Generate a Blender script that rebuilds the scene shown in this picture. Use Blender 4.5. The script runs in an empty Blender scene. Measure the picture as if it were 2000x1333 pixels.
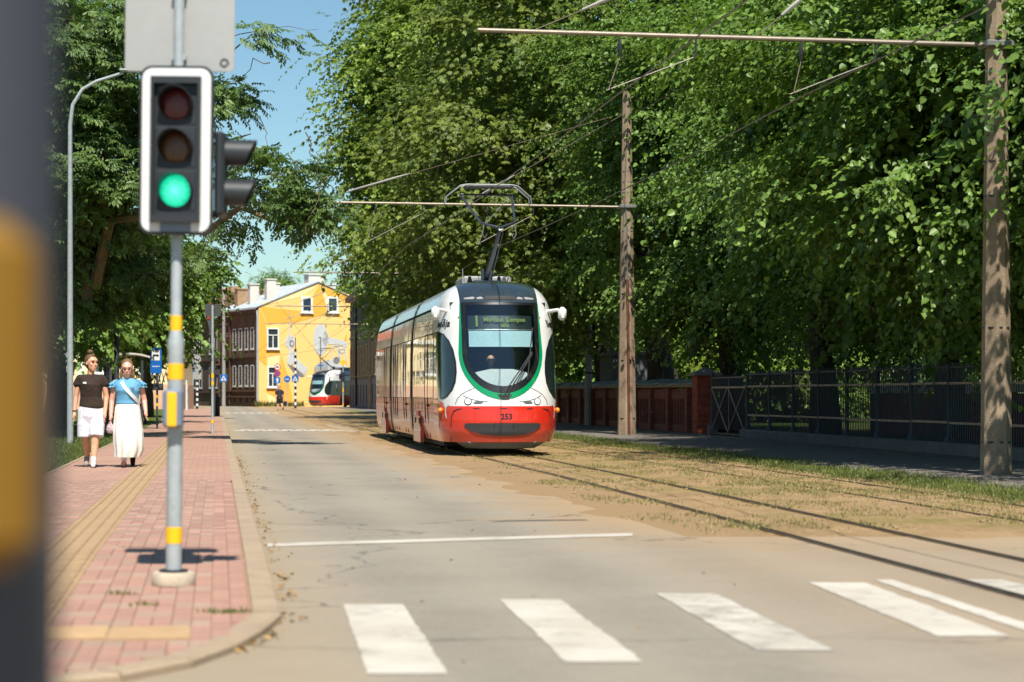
import bpy, bmesh, math, random
import numpy as np
from mathutils import Vector, Matrix

random.seed(7); RNG = np.random.default_rng(11)
scene = bpy.context.scene
COL = scene.collection
R = math.radians
PI = math.pi

# ------------------------------------------------------------------ camera
CAMZ = 1.2
cd = bpy.data.cameras.new('camera')
cam = bpy.data.objects.new('camera', cd); COL.objects.link(cam)
cam.location = (0, 0, CAMZ); cam.rotation_euler = (R(90), 0, 0)
cd.lens = 72.0; cd.sensor_width = 36.0; cd.shift_y = 0.0517
cd.clip_start = 0.05; cd.clip_end = 4000
cd.dof.use_dof = True; cd.dof.focus_distance = 42.0; cd.dof.aperture_fstop = 2.5
scene.camera = cam

# ------------------------------------------------------------------ sky, sun, exposure
SUN_AZ = (0.19, -1.0)                      # towards the sun, behind the camera and a little to the right
SUN_EL = R(55)
w = bpy.data.worlds.new('World'); scene.world = w; w.use_nodes = True
wn = w.node_tree.nodes; wl = w.node_tree.links
bg = wn['Background']
sky = wn.new('ShaderNodeTexSky'); sky.sky_type = 'NISHITA'; sky.sun_disc = False
sky.sun_elevation = SUN_EL; sky.sun_rotation = math.atan2(SUN_AZ[0], SUN_AZ[1])
sky.air_density = 1.05; sky.dust_density = 0.25; sky.ozone_density = 1.0
tint = wn.new('ShaderNodeMix'); tint.data_type = 'RGBA'; tint.blend_type = 'MULTIPLY'; tint.inputs[0].default_value = 1.0
tint.inputs[7].default_value = (0.76, 0.96, 1.0, 1); wl.new(sky.outputs[0], tint.inputs[6])
wl.new(tint.outputs[2], bg.inputs[0]); bg.inputs[1].default_value = 0.074
sl = bpy.data.lights.new('sun', 'SUN'); sl.energy = 5.0; sl.angle = R(0.53); sl.color = (1.0, 0.95, 0.86)
so = bpy.data.objects.new('sun', sl); COL.objects.link(so)
_h = math.hypot(*SUN_AZ)
_sd = Vector((-SUN_AZ[0]/_h*math.cos(SUN_EL), -SUN_AZ[1]/_h*math.cos(SUN_EL), -math.sin(SUN_EL)))
so.rotation_euler = _sd.to_track_quat('-Z', 'Y').to_euler(); so.location = (20, -60, 90)
scene.view_settings.view_transform = 'Standard'; scene.view_settings.look = 'None'
scene.view_settings.exposure = 0.62; scene.view_settings.gamma = 1.0
scene.render.engine = 'CYCLES'
scene.cycles.use_denoising = True
scene.cycles.max_bounces = 6; scene.cycles.transparent_max_bounces = 12
scene.cycles.diffuse_bounces = 2; scene.cycles.glossy_bounces = 3; scene.cycles.transmission_bounces = 4
scene.cycles.caustics_reflective = False; scene.cycles.caustics_refractive = False
scene.cycles.sample_clamp_indirect = 8.0

# ------------------------------------------------------------------ street frame: t = sideways, Y = depth
K = 0.144; ANG = math.atan(K)
def T(t, Y, z=0.0): return (t - K*Y, Y, z)
def at(x, y, Y): return ((x-1000)*Y/4000.0, Y, CAMZ + (770-y)*Y/4000.0)

# ------------------------------------------------------------------ materials
class NT:
    def __init__(s, name):
        s.m = bpy.data.materials.new(name); s.m.use_nodes = True
        s.t = s.m.node_tree; s.t.nodes.clear()
        s.out = s.t.nodes.new('ShaderNodeOutputMaterial')
    def n(s, ty, ins=None, **props):
        nd = s.t.nodes.new('ShaderNode'+ty)
        for k, v in props.items(): setattr(nd, k, v)
        for k, v in (ins or {}).items(): s.set(nd, k, v)
        return nd
    def set(s, nd, k, v):
        sk = nd.inputs[k]
        if isinstance(v, bpy.types.NodeSocket): s.t.links.new(v, sk)
        elif isinstance(v, bpy.types.Node): s.t.links.new(v.outputs[0], sk)
        else:
            if isinstance(v, (tuple, list)) and len(v) == 3 and sk.type == 'RGBA': v = (*v, 1)
            sk.default_value = v
    def math(s, op, a, b=0.0, c=None, clamp=False):
        nd = s.n('Math', {0: a, 1: b}, operation=op, use_clamp=clamp)
        if c is not None: s.set(nd, 2, c)
        return nd.outputs[0]
    def noise(s, vec, scale, detail=3, rough=.55):
        nd = s.n('TexNoise', {'Scale': scale, 'Detail': detail, 'Roughness': rough})
        if vec is not None: s.t.links.new(vec, nd.inputs['Vector'])
        return nd.outputs[0]
    def mix(s, f, a, b, blend='MIX'):
        nd = s.n('Mix', data_type='RGBA', blend_type=blend)
        s.set(nd, 0, f); s.set(nd, 6, a); s.set(nd, 7, b)
        return nd.outputs[2]
    def ramp(s, f, lo, hi):
        nd = s.n('MapRange', {0: f, 1: lo, 2: hi, 3: 0.0, 4: 1.0}); nd.clamp = True
        return nd.outputs[0]
    def coord(s, which='Object'): return s.n('TexCoord').outputs[which]
    def bsdf(s, **kw):
        b = s.n('BsdfPrincipled')
        for k, v in kw.items(): s.set(b, k.replace('_', ' '), v)
        return b
    def done(s, surf): s.t.links.new(surf.outputs[0], s.out.inputs[0]); return s.m

MATS = {}
def mat(name, col, rough=.65, metal=0., var=.12, vs=2.5, bump=0., bs=40., col2=None, coat=0., rnd=0., spec=.5, fine=0.35):
    if name in MATS: return MATS[name]
    g = NT(name); v = g.coord()
    c2 = col2 if col2 else tuple(c*(1-var) for c in col)
    c1 = col if col2 else tuple(min(1, c*(1+var*.6)) for c in col)
    n1 = g.noise(v, vs, 4, .6); n2 = g.noise(v, vs*11, 3, .6)
    f = g.math('ADD', g.math('MULTIPLY', n1, 1-fine), g.math('MULTIPLY', n2, fine))
    c = g.mix(g.ramp(f, .36, .64), c1, c2)
    if rnd:
        oi = g.n('ObjectInfo').outputs['Random']
        k = g.math('MULTIPLY_ADD', oi, 2*rnd, 1-rnd)
        c = g.mix(1.0, c, g.n('CombineColor', {0: k, 1: k, 2: k}).outputs[0], 'MULTIPLY')
    b = g.bsdf(Base_Color=c, Roughness=g.math('MULTIPLY_ADD', n2, .16, rough-.08), Metallic=metal)
    b.inputs['Specular IOR Level'].default_value = spec
    if coat: b.inputs['Coat Weight'].default_value = coat; b.inputs['Coat Roughness'].default_value = .03
    if bump:
        bp = g.n('Bump', {'Strength': bump, 'Distance': .02, 'Height': g.noise(v, bs, 4, .65)})
        g.set(b, 'Normal', bp)
    MATS[name] = g.done(b); return MATS[name]
def emit(name, col, strength):
    if name in MATS: return MATS[name]
    g = NT(name); MATS[name] = g.done(g.n('Emission', {0: col, 1: strength})); return MATS[name]
def srgb(r, g, b):
    f = lambda c: (c/255/12.92) if c/255 <= .04045 else ((c/255+.055)/1.055)**2.4
    return (f(r), f(g), f(b))

# ------------------------------------------------------------------ mesh builder
class MB:
    def __init__(s): s.v = []; s.f = []
    def add(s, vs, fs):
        o = len(s.v); s.v += [tuple(p) for p in vs]; s.f += [tuple(i+o for i in f) for f in fs]; return s
    def box(s, c, size, rz=0., bev=0.):
        x, y, z = size[0]/2, size[1]/2, size[2]/2
        if bev <= 0:
            vs = [(a*x, b*y, d*z) for d in (-1, 1) for b in (-1, 1) for a in (-1, 1)]
            fs = [(0,2,3,1),(4,5,7,6),(0,1,5,4),(2,6,7,3),(0,4,6,2),(1,3,7,5)]
        else:
            b = min(bev, x*.9, y*.9, z*.9); vs = []; fs = []
            ring = [(x-b,-y),(x,-y+b),(x,y-b),(x-b,y),(-x+b,y),(-x,y-b),(-x,-y+b),(-x+b,-y)]
            inn = [(a-math.copysign(b, a) if abs(abs(a)-x) < 1e-9 else a, c_-math.copysign(b, c_) if abs(abs(c_)-y) < 1e-9 else c_) for a, c_ in ring]
            rows = [(inn, -z), (ring, -z+b), (ring, z-b), (inn, z)]
            for rr, zz in rows: vs += [(p[0], p[1], zz) for p in rr]
            for k in range(3):
                for i in range(8): fs.append((k*8+i, k*8+(i+1)%8, k*8+8+(i+1)%8, k*8+8+i))
            fs.append(tuple(reversed(range(8)))); fs.append(tuple(range(24, 32)))
        ca, sa = math.cos(rz), math.sin(rz)
        vs = [(c[0]+p[0]*ca-p[1]*sa, c[1]+p[0]*sa+p[1]*ca, c[2]+p[2]) for p in vs]
        return s.add(vs, fs)
    def cyl(s, p0, p1, r0, r1=None, n=12, caps=True):
        return s.tube([p0, p1], [r0, r0 if r1 is None else r1], n, caps)
    def tube(s, path, rad, n=8, caps=True):
        P = [Vector(p) for p in path]
        if not isinstance(rad, (list, tuple)): rad = [rad]*len(P)
        d0 = (P[1]-P[0]).normalized()
        up = Vector((0, 0, 1)) if abs(d0.z) < .9 else Vector((0, 1, 0))
        a = d0.cross(up).normalized(); vs = []; fs = []
        for i, p in enumerate(P):
            d = (P[min(i+1, len(P)-1)]-P[max(i-1, 0)]).normalized()
            a = (a-d*a.dot(d)).normalized(); b = d.cross(a)
            for k in range(n):
                an = 2*PI*k/n; vs.append(p+(a*math.cos(an)+b*math.sin(an))*rad[i])
        for i in range(len(P)-1):
            for k in range(n): fs.append((i*n+k, i*n+(k+1) % n, (i+1)*n+(k+1) % n, (i+1)*n+k))
        if caps: fs.append(tuple(reversed(range(n)))); fs.append(tuple(range((len(P)-1)*n, len(P)*n)))
        return s.add(vs, fs)
    def lathe(s, prof, c=(0,0,0), n=20, sx=1., sy=1.):
        vs = []; fs = []
        for r, z in prof:
            for k in range(n):
                a = 2*PI*k/n; vs.append((c[0]+r*sx*math.cos(a), c[1]+r*sy*math.sin(a), c[2]+z))
        for i in range(len(prof)-1):
            for k in range(n): fs.append((i*n+k, i*n+(k+1) % n, (i+1)*n+(k+1) % n, (i+1)*n+k))
        fs.append(tuple(reversed(range(n)))); fs.append(tuple(range((len(prof)-1)*n, len(prof)*n)))
        return s.add(vs, fs)
    def rings(s, rs, close=True, caps=True):
        n = len(rs[0]); vs = [p for r in rs for p in r]; fs = []
        for i in range(len(rs)-1):
            for k in range(n if close else n-1): fs.append((i*n+k, i*n+(k+1) % n, (i+1)*n+(k+1) % n, (i+1)*n+k))
        if caps: fs.append(tuple(reversed(range(n)))); fs.append(tuple(range((len(rs)-1)*n, len(rs)*n)))
        return s.add(vs, fs)
    def sphere(s, c, r, n=14, m=9, sc=(1,1,1)):
        vs = [(c[0], c[1], c[2]-r*sc[2])]; fs = []
        for i in range(1, m):
            ph = -PI/2+PI*i/m
            for k in range(n):
                a = 2*PI*k/n
                vs.append((c[0]+r*sc[0]*math.cos(ph)*math.cos(a), c[1]+r*sc[1]*math.cos(ph)*math.sin(a), c[2]+r*sc[2]*math.sin(ph)))
        vs.append((c[0], c[1], c[2]+r*sc[2])); t = len(vs)-1
        for k in range(n): fs.append((0, 1+(k+1) % n, 1+k)); fs.append((t, 1+(m-2)*n+k, 1+(m-2)*n+(k+1) % n))
        for i in range(m-2):
            for k in range(n): fs.append((1+i*n+k, 1+i*n+(k+1) % n, 1+(i+1)*n+(k+1) % n, 1+(i+1)*n+k))
        return s.add(vs, fs)
    def prism(s, poly, ax, d0, d1):
        """poly: 2-D outline; ax 'y': (x,z) extruded along y; 'z': (x,y) along z; 'x': (y,z) along x"""
        def p3(p, d): return {'y': (p[0], d, p[1]), 'z': (p[0], p[1], d), 'x': (d, p[0], p[1])}[ax]
        n = len(poly); vs = [p3(p, d0) for p in poly]+[p3(p, d1) for p in poly]
        fs = [tuple(range(n)), tuple(reversed(range(n, 2*n)))]+[(i, i+n, (i+1) % n+n, (i+1) % n) for i in range(n)]
        return s.add(vs, fs)
    def mesh(s, name):
        me = bpy.data.meshes.new(name); me.from_pydata(s.v, [], s.f)
        bm = bmesh.new(); bm.from_mesh(me); bmesh.ops.recalc_face_normals(bm, faces=bm.faces); bm.to_mesh(me); bm.free()
        return me
    def build(s, name, m=None, parent=None, smooth=False, loc=None, rz=0., recalc=True, angle=40):
        if recalc: me = s.mesh(name)
        else: me = bpy.data.meshes.new(name); me.from_pydata(s.v, [], s.f)
        if smooth:
            me.polygons.foreach_set('use_smooth', [True]*len(me.polygons))
            try: me.set_sharp_from_angle(angle=R(angle))
            except Exception: pass
        return link(name, me, m, parent, loc, rz)
def link(name, me, m=None, parent=None, loc=None, rz=0.):
    o = bpy.data.objects.new(name, me); COL.objects.link(o)
    if m is not None and not me.materials: me.materials.append(m)
    if parent is not None: o.parent = parent
    if loc is not None: o.location = loc
    if rz: o.rotation_euler = (0, 0, rz)
    return o
def tag(o, label=None, cat=None, group=None, kind=None):
    if label: o['label'] = label
    if cat: o['category'] = cat
    if group: o['group'] = group
    if kind: o['kind'] = kind
    return o
def thing(name, label, cat, loc=(0,0,0), rz=0., group=None):
    o = bpy.data.objects.new(name, None); COL.objects.link(o); o.location = loc; o.rotation_euler = (0, 0, rz)
    o.empty_display_size = .1
    return tag(o, label, cat, group)
def part(name, b, m, parent, smooth=False, **kw): return b.build(name, m, parent, smooth, **kw)
def text_mesh(txt, size, name='lettering', bold=0.0, ext=.002):
    cu = bpy.data.curves.new(name, 'FONT'); cu.body = txt; cu.size = size; cu.extrude = ext; cu.offset = bold
    cu.align_x = 'CENTER'; cu.align_y = 'CENTER'; cu.resolution_u = 3
    o = bpy.data.objects.new(name, cu); COL.objects.link(o)
    dg = bpy.context.evaluated_depsgraph_get(); me = bpy.data.meshes.new_from_object(o.evaluated_get(dg))
    bpy.data.objects.remove(o); me.name = name; return me
def interp(tab, z):
    if z <= tab[0][0]: return tab[0][1]
    for (a, va), (b, vb) in zip(tab, tab[1:]):
        if z <= b: return va+(vb-va)*(z-a)/(b-a)
    return tab[-1][1]
def rrect(w, h, r, n=5, cx=0., cz=0.):
    p = []
    for (sx, sz, a0) in ((1,-1,-PI/2),(1,1,0),(-1,1,PI/2),(-1,-1,PI)):
        for k in range(n+1):
            a = a0+PI/2*k/n; p.append((cx+sx*(w/2-r)+r*math.cos(a), cz+sz*(h/2-r)+r*math.sin(a)))
    return p
# =================================================================== ground materials
def road_material():
    g = NT('asphalt'); v = g.coord(); sp = g.n('SeparateXYZ', {0: v})
    t = g.math('MULTIPLY_ADD', sp.outputs[1], K, sp.outputs[0])
    big = g.noise(v, .35, 4, .6); med = g.noise(v, 2.2, 4, .6); fine = g.noise(v, 90, 2, .7)
    c = g.mix(g.ramp(big, .35, .68), srgb(135,128,115), srgb(117,110,98))
    c = g.mix(g.math('MULTIPLY', g.ramp(med, .45, .75), .35), c, srgb(110,102,92))
    vor = g.n('TexVoronoi', {'Scale': 120.0}); g.t.links.new(v, vor.inputs['Vector'])
    c = g.mix(g.math('MULTIPLY', g.ramp(fine, .48, .7), .6), c, srgb(182,170,152))
    c = g.mix(g.math('MULTIPLY', g.ramp(g.noise(v, 28, 3, .7), .52, .7), .35), c, srgb(104,96,86))
    c = g.mix(g.math('MULTIPLY', g.ramp(g.noise(v, 9, 4, .7), .5, .72), .3), c, srgb(162,151,134))
    c = g.mix(g.math('MULTIPLY', g.ramp(vor.outputs[0], .25, .05), .35), c, srgb(84,79,72))
    # wheel tracks a little darker, the dust between them lighter (along the street)
    wv = g.n('TexWave', {'Scale': .27, 'Distortion': 1.2, 'Detail': 2.0, 'Detail Scale': .6}, wave_type='BANDS', bands_direction='X')
    g.t.links.new(g.n('CombineXYZ', {0: t, 1: g.math('MULTIPLY', sp.outputs[1], .03)}).outputs[0], wv.inputs['Vector'])
    c = g.mix(g.math('MULTIPLY', wv.outputs[1], .32), c, srgb(158,147,130))
    # sand carried out from the track bed
    d = g.math('ADD', t, g.math('MULTIPLY_ADD', g.noise(v, .8, 5, .65), 2.4, -1.2))
    c = g.mix(g.math('MULTIPLY', g.ramp(d, 2.5, 4.1), g.math('MULTIPLY_ADD', g.ramp(sp.outputs[1], 15.0, 19.0), .55, .38)), c, srgb(160,134,101))
    d2 = g.math('ADD', g.math('MULTIPLY', t, -1.0), g.math('MULTIPLY_ADD', g.noise(v, 1.7, 4, .6), .7, -.35))
    c = g.mix(g.math('MULTIPLY', g.ramp(d2, -.95, -.35), .5), c, srgb(158,138,108))
    # cracks
    wv2 = g.n('TexVoronoi', {'Scale': .16, 'Randomness': 1.0}, feature='DISTANCE_TO_EDGE')
    wp = g.n('VectorMath', {0: v, 1: g.n('VectorMath', {0: g.n('TexNoise', {'Vector': v, 'Scale': 1.1, 'Detail': 4.0}).outputs[1], 1: (1.6, 1.6, 0)}, operation='MULTIPLY').outputs[0]}, operation='ADD')
    g.t.links.new(wp.outputs[0], wv2.inputs['Vector'])
    c = g.mix(g.math('MULTIPLY', g.ramp(wv2.outputs[0], .0035, .0012), .55), c, srgb(70,66,60))
    # oil spots
    c = g.mix(g.math('MULTIPLY', g.ramp(g.noise(v, .9, 5, .75), .67, .74), .5), c, srgb(74,70,66))
    b = g.bsdf(Base_Color=c, Roughness=.85); b.inputs['Specular IOR Level'].default_value = .3
    g.set(b, 'Normal', g.n('Bump', {'Strength': .35, 'Distance': .01, 'Height': g.math('ADD', fine, g.math('MULTIPLY', vor.outputs[0], .6))}))
    return g.done(b)
def soil_material(name, c1, c2, c3, green, gth=(.5, .66), bed=False):
    g = NT(name); v = g.coord()
    n1 = g.noise(v, 1.1, 6, .65); n2 = g.noise(v, 14, 5, .7); n3 = g.noise(v, .45, 5, .6); n4 = g.noise(v, 6, 4, .7)
    c = g.mix(g.ramp(n1, .35, .65), c1, c2)
    c = g.mix(g.math('MULTIPLY', g.ramp(n2, .42, .7), .7), c, c3)
    gm = g.math('MULTIPLY', g.ramp(g.math('ADD', g.math('MULTIPLY', n3, .65), g.math('MULTIPLY', n4, .35)), *gth), .85)
    if bed:
        sp = g.n('SeparateXYZ', {0: v}); tt = g.math('MULTIPLY_ADD', sp.outputs[1], K, sp.outputs[0])
        tt = g.math('ADD', tt, g.math('MULTIPLY_ADD', n1, .8, -.4)); gm = g.math('MULTIPLY', gm, g.ramp(tt, 4.5, 6.2)); c = g.mix(g.ramp(tt, 4.9, 4.2), c, g.mix(n2, srgb(168,141,107), srgb(154,127,94)))
    c = g.mix(gm, c, green)
    b = g.bsdf(Base_Color=c, Roughness=.95); b.inputs['Specular IOR Level'].default_value = .1
    g.set(b, 'Normal', g.n('Bump', {'Strength': .9, 'Distance': .03, 'Height': g.math('ADD', n2, g.noise(v, 60, 3, .7))}))
    return g.done(b)
def paint_material(name, wear=.5):
    g = NT(name); v = g.coord()
    n = g.math('ADD', g.math('MULTIPLY', g.noise(v, 3.2, 6, .72), .7), g.math('MULTIPLY', g.noise(v, 70, 3, .7), .3))
    c = g.mix(g.ramp(g.noise(v, 1.3, 4, .6), .35, .7), srgb(192,185,172), srgb(174,164,149))
    c = g.mix(g.ramp(n, wear, wear+.12), c, srgb(148,141,130))
    b = g.bsdf(Base_Color=c, Roughness=.75)
    g.set(b, 'Normal', g.n('Bump', {'Strength': .3, 'Distance': .01, 'Height': g.noise(v, 90, 2, .7)}))
    return g.done(b)
def paver_far_material():
    g = NT('paving'); v = g.coord(); sp = g.n('SeparateXYZ', {0: v})
    t = g.math('MULTIPLY_ADD', sp.outputs[1], K, sp.outputs[0])
    uv = g.n('CombineXYZ', {0: sp.outputs[1], 1: t})
    br = g.n('TexBrick', {'Vector': uv.outputs[0], 'Color1': srgb(162,124,107), 'Color2': srgb(153,115,99), 'Mortar': srgb(140,112,94), 'Scale': 1.0, 'Mortar Size': .006, 'Brick Width': .2, 'Row Height': .1, 'Bias': -.2})
    c = g.mix(g.math('MULTIPLY', g.ramp(g.noise(v, 1.2, 5, .6), .4, .7), .4), br.outputs[0], srgb(182,150,126))
    b = g.bsdf(Base_Color=c, Roughness=.85)
    return g.done(b)

ASPHALT = road_material()
DIRT = soil_material('track_bed_soil', srgb(170,140,104), srgb(140,114,82), srgb(188,160,122), srgb(128,120,66), (.49, .6), True)
LAWN = soil_material('lawn_soil', srgb(96,104,48), srgb(78,92,38), srgb(128,118,66), srgb(66,90,30), (.3, .6))
VERGE = soil_material('verge_soil', srgb(150,138,84), srgb(126,124,66), srgb(170,148,104), srgb(98,116,46), (.4, .56))
SIDEWALK = mat('worn_asphalt_path', srgb(112,104,96), .9, var=.25, vs=1.2, bump=.3, bs=120)
CONC = mat('kerb_concrete', srgb(158,138,114), .9, var=.16, vs=3, bump=.3, bs=90)
PAV_FAR = paver_far_material()
PAV_RED = mat('paver_red', srgb(162,124,107), .88, var=.13, vs=9, bump=.25, bs=160, rnd=.07)
PAV_GREY = mat('paver_grey', srgb(158,132,113), .9, var=.12, vs=9, bump=.25, bs=160, rnd=.1)
TACT = mat('tactile_beige', srgb(162,134,100), .85, var=.12, vs=6, bump=.2, bs=120, rnd=.05)
SAND = mat('joint_sand', srgb(150,120,100), .95, var=.2, vs=8)
RAIL = mat('rail_steel', srgb(112,106,100), .34, .85, var=.3, vs=4, col2=srgb(96,72,52))

# =================================================================== the ground
def sheet(name, rects, z, m, n=1, kind='structure', parent=None):
    b = MB()
    for (t0, t1, Y0, Y1) in rects:
        for i in range(n):
            a, c = Y0+(Y1-Y0)*i/n, Y0+(Y1-Y0)*(i+1)/n
            b.add([T(t0, a, z), T(t1, a, z), T(t1, c, z), T(t0, c, z)], [(0,1,2,3)])
    o = b.build(name, m, parent)
    if kind: o['kind'] = kind
    return o
gb = MB(); gb.add([(-900,-300,-.05),(900,-300,-.05),(900,1500,-.05),(-900,1500,-.05)], [(0,1,2,3)])
tag(gb.build('ground', LAWN), kind='structure')
rb = MB()
rb.add([(-60,-12,0),(60,-12,0),(60,17.2,0),(-60,17.2,0)], [(0,1,2,3)])
rb.add([T(.3,17.2),T(3.95,17.2),T(3.95,150),T(.3,150)], [(0,1,2,3)])
rb.add([T(-2.2,150),T(9.9,150),T(11.6,186),(-70,262,0),(-110,262,0),(-62,150,0)], [(0,1,2,3,4,5)])
tag(rb.build('road', ASPHALT), kind='structure')

def tc(Y): return 5.47 - (0.24*((30-Y)/18)**1.4 if Y < 30 else 0.)
def hsh(x, y): return math.sin(x*12.9898+y*78.233)*43758.5453 % 1.0
tb = MB(); NX, NY = 46, 230
for j in range(NY+1):
    Y = 16.2+(150-16.2)*(j/NY)**2.0
    for i in range(NX+1):
        t = 3.3+(9.15-3.3)*i/NX
        wob = .35*math.sin(Y*1.3)+.25*math.sin(Y*3.1+1)+.2*math.sin(Y*.45+2)+.25*(hsh(round(Y*3),1)-.5); wob2 = .4*math.sin(t*2.3)+.3*math.sin(t*5.1+1)
        edge = min(1, max(0, (t-3.9)/.5), (NX-i)/3, max(0, (Y-17.2)/.6))
        d = min(abs(t-tc(Y)+.5), abs(t-tc(Y)-.5), abs(t-7.6), abs(t-8.6))
        z = .004+edge*(.012*math.sin(t*7.3+Y*1.1)*math.sin(Y*2.3+t)+.012*(hsh(round(t*9), round(Y*7))-.5))
        z += min(0, (t-3.95+wob*.45)*.03)+min(0, (Y-17.5+wob2*.6)*.03)-(.0 if t > 4.2 else .001)
        if d < .12: z = min(z, .0)
        tb.v.append(T(t, Y, z))
for j in range(NY):
    for i in range(NX): a = j*(NX+1)+i; tb.f.append((a, a+1, a+NX+2, a+NX+1))
tag(tb.build('track_bed', DIRT, smooth=True, angle=180), kind='structure')
sheet('verge', [(9.15, 10.0, 17.2, 150)], .012, VERGE, 20)
rs = MB()
rs.add([T(10.0,17.2,.03),T(14.0,17.2,.05),T(14.0,186,.05),T(10.0,186,.03)], [(0,1,2,3)])
rs.add([T(10.0,17.2,.03),T(10.0,186,.03),T(9.97,186,-.02),T(9.97,17.2,-.02)], [(0,1,2,3)])
tag(rs.build('sidewalk', SIDEWALK), kind='structure')
sheet('park_ground', [(14.0, 90, 8, 190)], .06, soil_material('park_soil', srgb(70,72,36), srgb(58,58,34), srgb(92,84,58), srgb(74,98,34), (.4,.6)))
sheet('lawn', [(-40, -2.36, 9.5, 150)], .085, LAWN)

# ------------------------------------------------------------------- tram rails
def rail(tf, Y0, Y1, name, label, z=.016):
    b = MB(); rs_ = []
    Y = Y0; ys = []
    while Y < Y1: ys.append(Y); Y += 1.0 if Y < 60 else 4.0
    ys.append(Y1)
    prof = [(-.034,-.04),(-.034,0),(-.028,.004),(.014,.004),(.018,-.018),(.034,-.018),(.036,-.004),(.05,-.004),(.05,-.04)]
    for Y in ys: rs_.append([T(tf(Y)+p[0], Y, z+p[1]) for p in prof])
    b.rings(rs_)
    return tag(b.build(name, RAIL, smooth=True, angle=30), label, 'rail', 'tram rails')
rail(lambda Y: tc(Y)-.505, 6, 165, 'tram_rail', 'left rail of the track the large tram runs on')
rail(lambda Y: tc(Y)+.505, 6, 165, 'tram_rail', 'right rail of the track the large tram runs on')
rail(lambda Y: 7.6-.1*max(0,(20-Y)/8), 10, 165, 'tram_rail', 'left rail of the overgrown empty track', .004)
rail(lambda Y: 8.61-.1*max(0,(20-Y)/8), 10, 165, 'tram_rail', 'right rail of the overgrown empty track beside the grass verge', .004)

# ------------------------------------------------------------------- road paint
PAINT = paint_material('crossing_paint', .52); PAINT2 = paint_material('worn_paint', .46)
def decal(name, poly, m, z=.004):
    b = MB(); n = len(poly)
    # subdivide the outline slightly and roughen it so that the paint edge is not ruler straight
    pts = []
    for i in range(n):
        p, q = Vector(poly[i]), Vector(poly[(i+1) % n]); L = (q-p).length; k = max(1, int(L/.09))
        for j in range(k):
            r_ = p.lerp(q, j/k); o = (random.random()-.5)*.013
            pts.append((r_.x+o, r_.y+o, z))
    b.add(pts, [tuple(range(len(pts)))])
    o = b.build(name, m); o['kind'] = 'structure'; return o
def stripe(xc_far, Yf, xc_near, Yn, wd, m, z=.004):
    return decal('crosswalk_stripe', [(xc_far-wd/2, Yf), (xc_near-wd/2, Yn), (xc_near+wd/2, Yn), (xc_far+wd/2, Yf)][::-1], m, z)
stripe(-.79, 11.66, -.445, 8.76, .345, PAINT)
stripe(.105, 11.94, .415, 9.14, .35, PAINT)
stripe(1.04, 12.3, 1.32, 9.56, .36, PAINT2)
stripe(2.06, 13.0, 2.285, 10.12, .36, PAINT)
stripe(2.39, 13.2, 2.66, 10.3, .12, PAINT)
stripe(2.98, 13.2, 3.36, 10.6, .36, PAINT2)
stripe(-1.55, 11.3, -1.25, 8.5, .34, PAINT2) if False else None
for x in (4.4, 5.4, 6.4): stripe(x, 13.8, x+.4, 11.0, .36, PAINT2)
decal('stop_line', [(-1.93,16.05),(1.02,17.28),(1.03,17.62),(-1.95,16.4)], PAINT)
# speed table with its chequered ramp
for r_ in range(2):
    for k in range(8):
        t0 = .55+k*.46+(.23 if r_ else 0)
        if (k+r_) % 1 == 0:
            Y0 = 66+r_*1.6
            decal('ramp_marking', [T(t0,Y0)[:2], T(t0+.36,Y0)[:2], T(t0+.36,Y0+1.5)[:2], T(t0,Y0+1.5)[:2]], PAINT)
b = MB(); b.add([T(4.1,64,.002),T(4.5,64,.03),T(4.5,80,.03),T(4.1,80,.002)], [(0,1,2,3)]); tag(b.build('ramp_edge', CONC), kind='structure')
for k in range(7):
    t0 = .5+k*.5
    decal('crosswalk_stripe', [T(t0,126)[:2], T(t0+.34,126)[:2], T(t0+.34,131)[:2], T(t0,131)[:2]], PAINT)
decal('oil_stain', [(-.2,19.2),(.35,19.35),(.72,19.42),(.7,19.55),(.2,19.5),(-.1,19.36)], mat('oil', srgb(96,90,84), .7, var=.3, vs=9), .003)

# ------------------------------------------------------------------- pavement with kerb, pavers and tactile strip
def zp(Y):
    f = min(1, max(0, (Y-9.6)/5)); f = f*f*(3-2*f); return .045+.055*f
kerb_out = [(-12, 7.3), (-6, 7.45), (-3.6, 7.62), (-2.6, 7.85), (-2.0, 8.15), (-1.62, 8.5), (-1.4, 8.95), (-1.29, 9.5), (-1.235, 10.1), T(.34, 10.8)[:2]]
kerb_out += [T(.34, Y)[:2] for Y in np.arange(11.8, 52, 1.0)]
kv = [Vector(p) for p in kerb_out]; kerb_in = []
for i, p in enumerate(kv):
    d = (kv[min(i+1, len(kv)-1)]-kv[max(i-1, 0)]).normalized(); kerb_in.append(p+Vector((-d.y, d.x))*.15)
pave = MB()
ins = [(p.x, p.y, zp(p.y)-.016) for p in kerb_in]
nI = len(ins); left = [(min(T(-2.3, p[1])[0], p[0]-.01), p[1], p[2]) for p in ins]
for i in range(nI-1): pave.add([ins[i], ins[i+1], left[i+1], left[i]], [(0,1,2,3)])
PAV = tag(pave.build('pavement', SAND), kind='structure')
far = MB()
far.add([T(-2.3,26,.1-.002),T(.19,26,.098),T(.19,150,.098),T(-2.3,150,.098)], [(0,1,2,3)])
part('paving', far, PAV_FAR, PAV)
fk = MB(); Yk = kerb_out[-1][1]+.02
fk.prism([(.19,.0),(.34,.0),(.34,.085),(.325,.1),(.19,.1)], 'y', Yk, 150)
fk.v = [T(p[0], p[1], p[2]) for p in fk.v]; part('kerb_run', fk, CONC, PAV)
lk = MB(); lk.prism([(-2.36,.0),(-2.3,.0),(-2.3,.105),(-2.36,.105)], 'y', 9.2, 150); lk.v = [T(*p) for p in lk.v]; part('edging', lk, CONC, PAV)
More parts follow.
